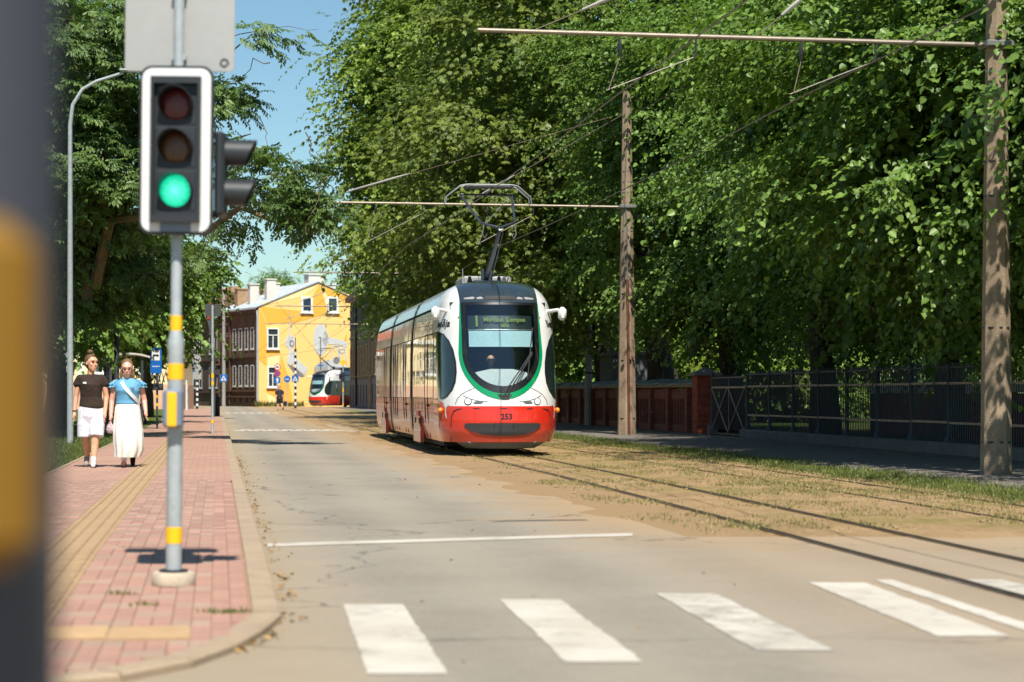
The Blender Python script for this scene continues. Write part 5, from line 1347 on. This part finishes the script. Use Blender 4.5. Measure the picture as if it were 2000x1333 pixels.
for (x, y, z, r, sc) in ((0,.026,.052,.096,(.86,1.0,.92)),(0,.03,.0,.08,(.95,.95,1.0))):
    t_ = MB(); t_.sphere((0,0,0), r, 14, 9, sc); b.add([hp(v_[0]+x, v_[1]+y, v_[2]+z) for v_ in t_.v], t_.f)
b.v = [v_ for v_ in b.v]
hr = fused(b, 'hair', mat('brown_hair', srgb(96,66,42), .6, var=.35, vs=30), W1, .008, 3)
b = MB(); b.sphere(hp(0,.03,.165), .045, 12, 8, (1.05,1.05,.85)); part('bun', b, MATS['brown_hair'], hr, True)
part('bracelet', MB().lathe([(.03,0),(.033,.004),(.033,.014),(.03,.018)], (-.244,-.028,.835), 12), BLK, W1)
# ---- woman in the light blue top and long white skirt
W2 = thing('person', 'woman in a light blue ruffled top and long white skirt carrying a small bag', 'person', (-5.80,30.9,.102), ANG)
b = MB()
chain(b, [(0,0,.94),(0,.005,1.03),(0,0,1.15),(0,.005,1.24)], [.14,.125,.13,.10]); chain(b, [(-.15,.01,1.25),(0,.01,1.265),(.15,.01,1.25)], [.04,.05,.04])
chain(b, [(0,.01,1.28),(-.005,-.02,1.40)], [.055,.05])
hp = head(b, (-.005,-.035,1.475), .02, .22, 1.1)
chain(b, [(-.185,.01,1.26),(-.235,.04,1.0),(-.245,-.04,.79)], [.052,.043,.029]); hand(b, (-.245,-.04,.79), (.02,-.15,-1), 1, curl=1.0)
chain(b, [(.185,.01,1.26),(.245,.06,1.0),(.272,-.05,.84)], [.052,.043,.029]); hand(b, (.272,-.05,.84), (.03,-.25,-1), -1, curl=1.0)
chain(b, [(-.07,0,.9),(-.06,-.13,.48),(-.045,-.18,.10)], [.1,.062,.036]); chain(b, [(.08,0,.9),(.075,-.02,.50),(.07,.22,.17)], [.1,.062,.036])
fused(b, 'body', SKIN2, W2, .0075, 8)
face_marks(W2, hp, 1.1)
b = MB(); b.rings(ell_rings([(.945,0,0,.178,.145),(1.0,0,0,.168,.135),(1.08,0,-.005,.172,.14),(1.15,0,-.015,.185,.155),(1.21,0,-.012,.182,.14),(1.26,0,0,.19,.115),(1.30,0,.01,.16,.09),(1.335,0,.015,.085,.065)]))
tp = fused(b, 'top', cloth('blue_top', srgb(100,156,188), .12, 20), W2, .01, 4)
for s in (-1, 1):
    for (dz, r0, r1) in ((0,.055,.085),(-.05,.06,.092)):
        b = MB(); rs_ = []
        for j in range(4):
            q = j/3; ring = []
            for k in range(26):
                a = 2*PI*k/26; rr_ = (r0+(r1-r0)*q)*(1+.10*q*math.cos(a*8)); ring.append((s*(.145+.075*q)+rr_*.75*math.cos(a), .01+rr_*math.sin(a), 1.315+dz*.8-.075*q+.012*q*math.cos(a*8+1)))
            rs_.append(ring)
        b.rings(rs_, True, True); part('ruffle', b, MATS['blue_top'], tp, True)
part('badge', MB().box((.075,-.158,1.185), (.055,.01,.03), -.1), GREYP, tp)
b = MB(); pth = [(-.10,.02,1.315),(-.085,-.09,1.28),(-.03,-.165,1.19),(.06,-.165,1.09),(.135,-.13,1.01),(.185,-.06,.95)]
rs_ = []
for i, p in enumerate(pth): rs_.append([(p[0]-.02,p[1]-.004,p[2]-.014),(p[0]+.02,p[1]-.004,p[2]+.014),(p[0]+.02,p[1]+.008,p[2]+.014),(p[0]-.02,p[1]+.008,p[2]-.014)])
b.rings(rs_); part('bag_strap', b, cloth('white_strap', srgb(228,224,216)), W2, True)
b = MB(); n_ = 110; b.rings(ell_rings([(.955,0,0,.165,.13),(.90,0,0,.185,.15,.01),(.75,.0,0,.198,.172,.025),(.55,.01,-.02,.22,.235,.03),(.38,.015,-.02,.222,.28,.035),(.25,.02,.0,.215,.31,.045),(.15,.0,-.01,.19,.29,.05)], n_))
part('skirt', b, cloth('white_skirt', srgb(226,220,208), .08, 8, bump=.5), W2, True)
b = MB(); shoe(b, (-.045,-.19,.07), (-.045,-.35,.035), .04); fused(b, 'shoe', cloth('brown_shoe', srgb(92,58,48)), W2, .009, 3)
b = MB(); shoe(b, (.07,.22,.14), (.072,.12,.035), .18); fused(b, 'shoe', cloth('darker_shoe', srgb(40,32,32)), W2, .009, 3)  # trailing shoe coloured darker than the front one
part('sock', MB().tube([(-.045,-.18,.09),(-.047,-.175,.18)], [.042,.041], 10), MATS['white_sock'], W2, True)
b = MB()
for (x, y, z, r, sc) in ((0,.03,.052,.095,(.88,1.0,.93)),(0,.035,-.01,.082,(1.0,.9,1.0))):
    t_ = MB(); t_.sphere((0,0,0), r, 14, 9, sc); b.add([hp(v_[0]+x, v_[1]+y, v_[2]+z) for v_ in t_.v], t_.f)
hr = fused(b, 'hair', mat('fair_hair', srgb(116,84,54), .6, var=.35, vs=30), W2, .008, 3)
for s in (-1, 1):
    b = MB(); pts = [hp(s*.07,.03,-.02), hp(s*.082,.015,-.07), hp(s*.08,.0,-.12), hp(s*.07,-.005,-.16)]; b.tube(pts, [.022,.026,.022,.010], 8); part('braid', b, MATS['fair_hair'], hr, True)
bgm = cloth('bag_print', srgb(214,204,204), .1, 30, srgb(140,84,104))
hb = thing('small_bag', 'small patterned drawstring bag held in the hand of the woman in the skirt', 'bag', (-5.80-.245*math.cos(ANG),30.9-.245*math.sin(ANG)-.06,.62))
part('pouch', MB().lathe([(.02,-.02),(.05,.0),(.062,.05),(.05,.11),(.02,.14),(.028,.165)], n=16, sy=.7), bgm, hb, True); part('string', MB().tube([(0,0,.15),(.006,0,.2)], .006, 5), WHT, hb)
# ---- man walking away in the distance
q = at(546,803,148); W3 = thing('person', 'man in a dark shirt and shorts walking away in front of the yellow house', 'person', (q[0],148,.0), ANG)
b = MB(); chain(b, [(0,0,.98),(0,0,1.2),(0,0,1.42)], [.16,.15,.13]); chain(b, [(-.18,0,1.45),(.18,0,1.45)], [.06,.06]); chain(b, [(0,0,1.45),(0,-.01,1.58)], [.06,.055]); head(b, (0,-.01,1.68), PI, 0, 1.05)
chain(b, [(-.2,0,1.43),(-.27,.05,1.15),(-.3,-.05,.92)], [.06,.05,.035]); hand(b, (-.3,-.05,.92), (0,-.1,-1), 1)
chain(b, [(.2,0,1.43),(.27,.0,1.15),(.27,.05,.9)], [.06,.05,.035]); hand(b, (.27,.05,.9), (0,-.1,-1), -1)
chain(b, [(-.1,0,.95),(-.1,.1,.52),(-.12,.05,.1)], [.12,.075,.045]); chain(b, [(.1,0,.95),(.14,.0,.52),(.24,-.25,.2)], [.12,.075,.045]); fused(b, 'body', SKIN, W3, .015, 3)
b = MB(); b.rings(ell_rings([(.92,0,0,.2,.16),(1.2,0,0,.19,.15),(1.4,0,0,.215,.15),(1.5,0,0,.15,.11),(1.54,0,0,.08,.08)])); chain(b, [(-.15,0,1.45),(-.22,.01,1.38),(-.265,.03,1.22)], [.075,.08,.075]); chain(b, [(.15,0,1.45),(.22,.01,1.38),(.265,.0,1.22)], [.075,.08,.075]); fused(b, 'shirt', cloth('dark_shirt', srgb(50,52,58)), W3, .014, 3)
b = MB(); chain(b, [(-.1,0,.93),(-.1,.08,.6)], [.14,.115]); chain(b, [(.1,0,.93),(.14,.0,.6)], [.14,.115]); fused(b, 'shorts', cloth('navy_shorts', srgb(38,44,56)), W3, .014, 3)
b = MB(); b.sphere((0,.0,1.735), .108, 12, 8, (.9,1,.8)); part('cap', b, BLK, W3, True)
b = MB(); shoe(b, (-.12,.05,.08), (-.12,.2,.04), .05); shoe(b, (.25,-.28,.2), (.24,-.18,.06), .24); fused(b, 'shoes', cloth('dark_shoe', srgb(44,42,42)), W3, .014, 2)
bb = tag(MB().box((q[0]+.42,148.05,.5), (.2,.3,.36), ANG, .05).build('shoulder_bag', cloth('black_bag', srgb(36,36,40))), 'dark bag carried by the man before the yellow house', 'bag')
# ---- tram driver
def tl_(x, y, z): return Matrix.Rotation(TRZ,4,'Z') @ Vector((x,y,z)) + Vector(TRP)
D1 = thing('person', 'tram driver in a pale shirt seated behind the windscreen of the large tram', 'person', tl_(-.10,1.30,1.02), ANG)
b = MB(); chain(b, [(0,0,.06),(0,0,.3),(0,.02,.52)], [.16,.15,.13]); chain(b, [(-.18,0,.56),(.18,0,.56)], [.06,.06]); chain(b, [(0,0,.58),(0,-.02,.72)], [.055,.052]); hp = head(b, (0,-.03,.82), 0, .1, 1.05)
for s in (-1, 1): chain(b, [(s*.2,0,.55),(s*.27,-.1,.3),(s*.2,-.34,.34)], [.055,.045,.032]); hand(b, (s*.2,-.34,.34), (-s*.2,-1,-.1), -s)
fused(b, 'body', SKIN, D1, .011, 4); face_marks(D1, hp, 1.05, True)
b = MB(); b.rings(ell_rings([(.0,0,0,.2,.17),(.3,0,0,.19,.16),(.5,0,0,.2,.14),(.6,0,0,.14,.1),(.645,0,0,.085,.075)])); chain(b, [(-.15,0,.56),(-.22,-.02,.5),(-.265,-.08,.34)], [.07,.075,.065]); chain(b, [(.15,0,.56),(.22,-.02,.5),(.265,-.08,.34)], [.07,.075,.065]); fused(b, 'shirt', cloth('pale_shirt', srgb(166,186,196)), D1, .012, 4)
b = MB(); b.sphere(hp(0,.03,.06), .096, 12, 8, (.88,1,.85)); part('hair', b, MATS['brown_hair'], D1, True)
# =================================================================== buildings at the end of the street
YB = mat('house_yellow', srgb(232,190,116), .85, var=.03, vs=.6); YL = mat('mural_pale', srgb(238,208,148), .85, var=.03); YO = mat('mural_orange', srgb(230,166,62), .85, var=.03)
MG1 = mat('mural_light_grey', srgb(186,188,188), .85, var=.12, vs=1.2); MG2 = mat('mural_mid_grey', srgb(154,156,158), .85, var=.2, vs=1.5); MG3 = mat('mural_dark_grey', srgb(112,112,116), .85, var=.2, vs=1.5)
BRN = mat('brown_timber', srgb(104,80,52), .9, var=.3, vs=.5, bump=.4, bs=12, col2=srgb(74,54,36)); BRN2 = mat('brown_timber_worn', srgb(92,76,56), .9, var=.3, vs=.4, col2=srgb(66,52,38)); TRIM = mat('brown_trim', srgb(86,60,40), .85, var=.2)
METAL = mat('roof_sheet', srgb(176,184,188), .4, .45, var=.12, vs=.7); WFR = mat('window_white', srgb(226,224,220), .6, var=.04); PANE = gloss('window_pane', (.03,.045,.055), .06, .05, 2); PANE2 = gloss('window_pane_blue', (.02,.045,.07), .08)
CHIM = mat('chimney_plaster', srgb(206,200,190), .9, var=.12, vs=1); CHB = mat('chimney_brick', srgb(168,136,104), .9, var=.3, vs=3); RTILE = mat('red_roof', srgb(196,92,56), .8, var=.2)
def win(parent, face, u, z0, z1, wdt, d=0., frame=WFR, pane=PANE, bars='cross', fw=.11, name='window', sl=0):
    """window on a local plane: face 'g' looks along -y at y=d, 's' looks along -x at x=d"""
    def bx(b, uc, zc, su, sz, dep, off):
        if sl: dep *= .14; off *= .2
        return b.box((uc, d-off, zc) if face == 'g' else (d-off, uc, zc), (su,dep,sz) if face == 'g' else (dep,su,sz))
    zc = (z0+z1)/2; h = z1-z0; b = MB()
    bx(b,u-wdt/2+fw/2,zc,fw,h,.12,.05); bx(b,u+wdt/2-fw/2,zc,fw,h,.12,.05); bx(b,u,z1-fw/2,wdt-2*fw,fw,.12,.05); bx(b,u,z0+fw/2,wdt-2*fw,fw,.12,.05)
    if bars == 'cross': bx(b,u,z0+h*.66,wdt-2*fw,fw*.7,.10,.05); bx(b,u,z0+h*.33+fw*.15,fw*.7,h*.66-fw*1.1,.09,.05)
    elif bars == 'mid': bx(b,u,zc,fw*.6,h-2*fw,.09,.05)
    if sl: pane = mat('old_pane', srgb(84,84,84), .7, var=.3, vs=2, spec=.02)
    o = part(name, b, frame, parent); p = MB(); bx(p,u,zc,wdt-fw*1.2,h-fw*1.2,.02,.012); part('pane', p, pane, o)
    s = MB(); bx(s,u,z0-.05,wdt+.2,.08,.2,.09); part('sill', s, frame, o)
    return o
C0 = (-23.76,192.0); HR = math.atan2(.44,.898)
def gu(px): k = (px-1000)/4000; return (k*192+23.76)/(.898-.44*k)
def gz(px, py): return CAMZ+(770-py)*(192+.44*gu(px))/4000
def sv(px): k = (px-1000)/4000; return (-23.76-192*k)/(.44+.898*k)
def cr(cx, cy): px, py = 500+cx*.2025, 540+cy*.2025; return (gu(px), gz(px, py))
hs_ = thing('yellow_house', 'yellow gable house with a grey mural and four windows at the end of the street', 'house', (*C0,0), HR)
GW, EZ, AZ = 11.9, 9.35, 11.75
pent = [(0,-.1),(GW,-.1),(GW,EZ),(GW/2,AZ),(0,EZ)]
part('gable_wall', MB().prism(pent, 'y', 0, .4), YB, hs_); part('side_wall', MB().prism([(.02,-.1),(GW-.02,-.1),(GW-.02,EZ-.05),(GW/2,AZ-.06),(.02,EZ-.05)], 'y', .4, 11.2), BRN, hs_)
rf = MB(); sl = (AZ-EZ)/(GW/2)
for s in (0, 1):
    x0, x1 = (-.35, GW/2) if s == 0 else (GW+.35, GW/2)
    za = EZ-.35*sl+.04
    rf.add([(x0,-.12,za),(x1,-.12,AZ+.06),(x1,11.6,AZ+.06),(x0,11.6,za),(x0,-.12,za+.09),(x1,-.12,AZ+.15),(x1,11.6,AZ+.15),(x0,11.6,za+.09)], [(0,1,2,3),(4,7,6,5),(0,4,5,1),(1,5,6,2),(2,6,7,3),(3,7,4,0)])
ro = part('roof', rf, METAL, hs_)
for k in range(18): part('seam', MB().tube([(-.33,.1+k*.64,EZ-.33*sl+.14),(GW/2-.05,.1+k*.64,AZ+.14)], .03, 4), METAL, ro)
part('drain_pipe', MB().tube([(-.12,.12,EZ-.3),(-.12,.0,EZ-.9),(-.12,-.0,.3),(-.2,-.15,.1)], .09, 8), METAL, hs_, True)
part('gutter', MB().cyl((-.3,0,EZ-.12), (-.3,11.2,EZ-.12), .09, n=8), METAL, hs_)
def mural(pts, m, lay): part('mural_shape', MB().prism([cr(*p) for p in pts], 'y', -.012*lay-.012, -.004), m, hs_)
mural([(45,292),(330,325),(690,355),(560,395),(400,440),(190,455),(105,470),(95,420)], YO, 1)
mural([(35,300),(92,440),(105,690),(100,860),(30,800)], YO, 2)
mural([(612,82),(548,190),(546,350),(686,352),(662,245)], YO, 1)
mural([(640,95),(925,182),(845,240),(872,290),(800,200),(690,188)], YO, 1)
mural([(612,80),(440,196),(60,285),(45,262)], YL, 1)
mural([(615,82),(690,200),(686,340),(664,245)], YL, 2)
mural([(700,360),(800,360),(838,398),(700,375)], YO, 1)
mural([(106,702),(225,700),(235,748),(118,772)], YO, 1)
mural([(240,760),(300,930),(350,1180),(330,1262),(130,1262),(95,1080),(230,1060)], YO, 1)
mural([(118,775),(232,752),(215,862),(112,868)], YL, 2)
mural([(92,1125),(205,1180),(230,1262),(130,1262)], YL, 2)
mural([(875,540),(878,620),(845,625)], YO, 1)
ell = lambda cx, cy, rx, ry, n=22, a0=0: [(cx+rx*math.cos(2*PI*k/n), cy+ry*math.sin(2*PI*k/n)) for k in range(n)]
mural([(316,320),(322,320),(334,560),(322,562)], MG1, 1)
mural([(322,552),(345,580),(372,590),(378,650),(350,700),(372,760),(366,840),(330,862),(300,835),(302,780),(325,735),(312,690),(282,665),(285,610)], MG1, 2); mural(ell(342,650,22,34), MG3, 3); mural(ell(345,652,12,18), MG1, 4)
mural([(395,790),(440,840),(500,885),(470,960),(400,900),(380,850)], MG1, 2); mural([(305,852),(350,862),(400,905),(466,965),(440,975),(370,940)], MG3, 1)
mural(ell(622,612,70,152), MG1, 2); mural(ell(668,600,26,70), MG2, 3); mural(ell(640,585,30,22), MG1, 4)
mural([(680,580),(760,600),(840,620),(878,640),(878,690),(820,655),(700,660)], MG1, 2)
for (x, y, r1, r2) in ((770,745,46,84),(820,700,40,46),(830,760,44,70)):
    n_ = 20; o = ell(x,y,r1,r2,n_); i_ = ell(x,y,r1-13,r2-15,n_)
    for k in range(n_): mural([o[k], o[(k+1) % n_], i_[(k+1) % n_], i_[k]], MG1, 3)
mural([(560,880),(610,830),(700,805),(760,830),(820,810),(878,820),(878,920),(560,920)], MG2, 1); mural([(690,880),(700,820),(750,790),(800,815),(860,830),(878,880),(878,935),(700,930)], MG1, 2); mural(ell(775,812,30,34), MG3, 3)
for (a, c, y0, y1) in ((588,610,580,611),(638,660,580,611)): win(hs_, 'g', gu((a+c)/2), gz(a,y1), gz(a,y0), gu(c)-gu(a), -.03, pane=PANE2, bars='', fw=.17)
for (a, c, y0, y1) in ((521,544,641,682),(522,542,716,757)): win(hs_, 'g', gu((a+c)/2), gz(a,y1), gz(a,y0), gu(c)-gu(a), -.03)
for v_ in (1.8,3.5,5.3,7.1): win(hs_, 's', v_, 5.45, 7.5, .95, .0, fw=.09, sl=1, bars=''); win(hs_, 's', v_, 1.95, 3.95, .95, .0, fw=.09, sl=1, bars=''); part('cellar_vent', MB().box((.0,v_,.65), (.08,.5,.5)), BLK, hs_)
for z in (4.75,1.5,.95): part('string_course', MB().box((-.06,5.6,z), (.18,11.0,.16)), TRIM, hs_)
part('cornice', MB().box((-.1,5.6,9.0), (.3,11.1,.3)), TRIM, hs_)
for v_ in (.45,8.4,11.0): part('corner_board', MB().box((-.05,v_,4.6), (.14,.3,8.8)), TRIM, hs_)
for (x, v_, z, w_, h_, m) in ((2.2,3.0,10.2,.9,2.4,CHIM),(1.2,5.0,10.0,.9,2.2,CHIM),(3.6,6.0,10.6,1.0,1.8,CHIM),(7.6,5.5,11.2,1.6,2.1,CHIM),(9.4,8,10.6,2.2,1.9,CHIM),(1.2,8.5,10.0,1.1,1.9,CHB),(4.2,9.5,10.7,1.2,1.2,CHB)):
    c = part('chimney', MB().box((x,v_,z+h_/2-.5), (w_,w_*.8,h_)), m, hs_); part('chimney_cap', MB().box((x,v_,z+h_-.46), (w_+.16,w_*.8+.16,.12)), m, c)
# brown house next to it
hb_ = thing('brown_house', 'tall brown timber house with a pointed gable beside the yellow house', 'house', (*C0,0), HR)
part('wall', MB().box((4.5,17.4,4.35), (9.2,11.4,8.9)), BRN2, hb_)
part('gable', MB().add([(-.12,11.8,8.8),(-.12,15.2,8.8),(-.12,13.4,11.4),(4,11.8,8.8),(4,15.2,8.8),(4,13.4,11.4)], [(0,1,2),(3,5,4),(0,2,5,3),(1,4,5,2),(0,3,4,1)]), TRIM, hb_)
part('roof', MB().prism([(-.4,8.75),(9.5,8.75),(5.0,11.0)], 'y', 12, 23.4), METAL, hb_)
for v_ in (12.6,14.2,17.5,19.5,21.5): win(hb_, 's', v_, 5.2, 7.3, .95, -.12, fw=.09, sl=1, bars=''); win(hb_, 's', v_, 1.8, 3.9, .95, -.12, fw=.09, sl=1, bars='')
for z in (4.55,1.4): part('string_course', MB().box((-.16,17.4,z), (.2,11.3,.2)), TRIM, hb_)
part('cornice', MB().box((-.2,17.4,8.62), (.5,11.6,.25)), TRIM, hb_)
part('door_canopy', MB().box((-.5,11.75,4.1), (1.0,.9,.16)), TRIM, hb_)
part('chimney', MB().box((3,16,11), (1.1,.9,2.2)), CHB, hb_); part('chimney', MB().box((3,19,11), (1.1,.9,2.0)), RTILE, hb_)
hc_ = thing('low_house', 'low brown house with a white eaves board at the far left of the street', 'house', (*at(378,797,196)[:2],0), R(12))
part('wall', MB().box((-6,4,2.7), (12,8,5.6)), BRN2, hc_); part('eaves_board', MB().box((-6,-.15,5.6), (12.6,.5,.4)), WFR, hc_); part('roof', MB().prism([(-12.4,5.8),(.4,5.8),(-6,8.2)], 'y', -.2, 8.3), RTILE, hc_)
for u in (-1.2,-2.4,-3.6,-5.2,-7): win(hc_, 'g', u, 3.2, 4.8, .75, 0, fw=.1, bars='mid')
hd_ = thing('brown_house', 'distant brown house with an orange roof seen above the far street', 'house', (*at(352,790,262)[:2],0), R(15))
part('wall', MB().box((0,5,5.5), (16,10,11)), BRN, hd_); part('roof', MB().prism([(-8.3,11),(8.3,11),(0,14.5)], 'y', -.3, 10.4), RTILE, hd_)
for u in (-5,-2.5,0,2.5,5):
    for z in (2,6): win(hd_, 'g', u, z, z+2.2, 1.1, 0)
part('chimney', MB().box((3,5,14), (1,1,2.4)), RTILE, hd_)
# green house on the right
GRN = mat('green_plaster', srgb(92,100,78), .9, var=.15, vs=.8); GBASE = mat('grey_base', srgb(108,110,118), .9, var=.1)
hg = thing('green_house', 'dark green street house with grey base to the right of the smaller tram', 'house', T(11.9,151,0), ANG)
LG = 32/math.cos(ANG)
part('wall', MB().box((5,LG/2,5.9), (10,LG,7.0)), GRN, hg); part('base', MB().box((5,LG/2,1.2), (10.12,LG+.1,2.4)), GBASE, hg)
part('cornice', MB().box((5,LG/2,9.5), (10.9,LG+.7,.35)), mat('grey_cornice', srgb(120,114,104), .9), hg); part('roof', MB().prism([(-.5,9.7),(10.5,9.7),(5,11.6)], 'y', -.2, LG+.2), METAL, hg)
part('belt', MB().box((5,LG/2,6.1), (10.16,LG+.12,.22)), mat('grey_cornice', srgb(120,114,104), .9), hg)
for k in range(10):
    v_ = 1.8+k*3.2
    win(hg, 's', v_, 6.9, 8.9, 1.0, 0, frame=GBASE, fw=.12); win(hg, 's', v_, 2.7, 5.2, 1.05, 0, frame=TIMBER, fw=.14); part('cellar_window', MB().box((-.07,v_,1.2), (.06,.8,1.5)), BLK, hg)
part('drain_pipe', MB().tube([(-.15,LG-10,9.3),(-.15,LG-10,.2)], .09, 8), BLK, hg)
# cream building behind the bus stop; the tram side mirrors it
CRM = mat('cream_plaster', srgb(232,208,164), .9, var=.06, vs=.5); PNK = mat('pink_base', srgb(206,164,136), .9, var=.08); WPL = mat('white_plaster', srgb(228,222,210), .9, var=.05)
hm = thing('cream_building', 'cream plastered building with a pink base behind the bus stop sign', 'building', (-24.6,150,0), R(4))
part('wall', MB().box((-19,7,6.1), (38,14,8.4)), CRM, hm); part('base', MB().box((-19,7,.95), (38.14,14.1,1.9)), PNK, hm)
part('cornice', MB().box((-19,7,10.4), (38.8,14.8,.4)), WPL, hm); part('roof', MB().prism([(-38.6,10.6),(.6,10.6),(-19,14)], 'y', -.5, 14.5), RTILE, hm)
for k in range(12):
    u = -2.2-k*3.1
    for z in (2.7, 6.6): win(hm, 'g', u, z, z+2.1, 1.2, 0)
    part('pilaster', MB().box((u-1.55,-.08,6.1), (.4,.2,8.3)), WPL, hm)
part('belt', MB().box((-19,-.1,5.6), (38,.24,.3)), WPL, hm)
for k in range(3): part('graffiti', MB().tube([(-1.0-.3*k,-.03,2.0),(-.75-.3*k,-.03,2.9),(-.55-.3*k,-.03,2.1)], .04, 4), BLK, hm)
hn = thing('white_building', 'long pale building on the left side of the far street', 'building', (-33.5,158,0), R(26))
part('wall', MB().box((-14,22,5.5), (28,44,11)), CRM, hn); part('ground_storey', MB().box((-14,22,1.9), (28.2,44.2,3.8)), WPL, hn); part('cornice', MB().box((-14,22,11.1), (29,45,.5)), WPL, hn)
for k in range(11):
    v_ = 3+k*3.8; b = MB()
    for z in (.9, 4.8, 8.2): 
        o = win(hn, 's', v_, z, z+2.0, 1.3, 0); o.location.x = 0
        for ch in [o]+list(o.children):
            for vv in ch.data.vertices: vv.co.x = -vv.co.x+ (.16 if z < 2 else .02)
# =================================================================== grass, weeds, fallen leaves
GRASS = leaf_material('grass_blade', (.055,.085,.018), (.20,.22,.06), .25)
DRY = leaf_material('fallen_leaf', (.20,.10,.03), (.42,.24,.07), .1)
def blades(name, label, pts, hgt, m, seed, flat=False, wid=.012):
    rng = np.random.default_rng(seed); P = np.array(pts); N = len(P)
    if flat: d = unit(np.stack([rng.normal(0,1,N), rng.normal(0,1,N), rng.normal(0,.15,N)],1)); nn = unit(np.stack([rng.normal(0,.3,N), rng.normal(0,.3,N), np.ones(N)],1))
    else: d = unit(np.stack([rng.normal(0,.45,N), rng.normal(0,.45,N), np.ones(N)],1)); nn = unit(np.stack([rng.normal(0,1,N), rng.normal(0,1,N), rng.normal(0,.2,N)],1))
    nn = unit(nn-d*np.sum(nn*d,1,keepdims=True)); L_ = rng.uniform(.5,1.2,N)*hgt
    me = np_mesh(name, [leaf_arrays(P,d,nn,L_,(L_*.6 if flat else np.full(N,wid)),rng.uniform(0,1,N),False)], m)
    o = link(name, me); return tag(o, label, name.replace('_',' '), kind='stuff')
rng = np.random.default_rng(5)
pts = []
for _ in range(26000):
    Y = 20+rng.uniform()**1.5*45; t = -2.4-rng.uniform()**1.6*7; pts.append(T(t,Y,.08))
blades('lawn_grass', 'short lawn grass beside the left pavement', pts, .10, GRASS, 1)
pts = []
cl = rng.uniform(0,1,(420,2))
for u, v_ in cl:
    Y = 17.4+u**1.4*70; t = 8.95+v_*1.15
    for _ in range(70): pts.append(T(t+rng.normal(0,.22), Y+rng.normal(0,.35), .012))
blades('verge_grass', 'ragged dry grass along the right sidewalk edge', pts, .075, GRASS, 2)
pts = []
cen = [(17.8+rng.uniform()**1.3*55, 4.2+rng.uniform()*1.6 if rng.uniform() < .2 else 6.2+rng.uniform()*2.9, rng.uniform(.25,.7)) for _ in range(85)]
for _ in range(1500):
    Yc, tc0, sp_ = cen[rng.integers(len(cen))]; Y = Yc+rng.normal(0,sp_*2.2); t = tc0+rng.normal(0,sp_)
    if rng.uniform() < .12: t = [tc(Y)-.56, tc(Y)+.58, 7.52, 8.7][rng.integers(4)]
    if t < 4.1 or t > 9.2 or Y < 17.5+.3*math.sin(t*3): continue
    n_ = rng.integers(10,36); s = rng.uniform(.05,.16)
    for _ in range(n_): pts.append(T(t+rng.normal(0,s), Y+rng.normal(0,s*1.6), .004))
blades('track_weeds', 'low weeds growing between the tram rails', pts, .042, leaf_material('dry_grass', (.13,.13,.04), (.36,.30,.12), .2), 3)
pts = []
for _ in range(420):
    Y = 9.4+rng.uniform()**1.2*30; c_ = .36+abs(rng.normal(0,.06))
    if math.sin(Y*2.1)+math.sin(Y*5.3) < -.4: continue
    x = T(c_,Y)[0]
    if Y < 10.8: x = interp([(8.95,-1.4),(9.5,-1.29),(10.1,-1.235),(10.8,T(.34,10.8)[0])], Y)+abs(rng.normal(0,.05))
    pts.append((x, Y, .006+rng.uniform()*.02))
for _ in range(70): pts.append((*T(rng.uniform(.5,3.5), rng.uniform(9,45))[:2], .006))
blades('fallen_leaves', 'dry orange leaves lying along the kerb', pts, .045, DRY, 4, True)
pts = []
for _ in range(500):
    Y = rng.uniform(20,55); pts.append(T(13.7-abs(rng.normal(0,.5)), Y, .055))
blades('sidewalk_leaves', 'pale fallen leaves on the shaded sidewalk by the fence', pts, .05, leaf_material('pale_fallen_leaf', (.18,.17,.06), (.38,.36,.16), .1), 6, True)
pts = []
for (x, y) in ((-1.98,11.05),(-1.55,10.75),(-1.5,10.74),(-1.45,10.76),(-2.2,11.6)):
    for _ in range(26): pts.append((x+rng.normal(0,.05), y+rng.normal(0,.02), zp(y)-.005))
blades('paving_weeds', 'tiny weeds in the paving joints by the traffic light foot', pts, .035, GRASS, 7)
pts = []
for _ in range(500):
    px = rng.uniform(500,595); q = at(px, 796, 190+rng.uniform(0,1)); pts.append((q[0],q[1],0))
blades('wall_weeds', 'tall weeds along the foot of the yellow wall', pts, .6, GRASS, 8, wid=.05)
# bricks and stones lying loose in the track bed
STN = mat('loose_stone', srgb(160,132,104), .9, var=.25, vs=9, rnd=.2)
b = MB()
for _ in range(180):
    Y = 17.8+rng.uniform()**1.2*28; t = rng.uniform(4.1,9.0); s = rng.uniform(.01,.028); q = T(t,Y,.006)
    b.box((q[0],q[1],q[2]), (s*2.2,s*1.3,s*.8), rng.uniform(0,3), s*.25)
tag(b.build('loose_stones', STN, recalc=False), 'broken setts and pebbles scattered in the sandy track bed', 'stones', kind='stuff')
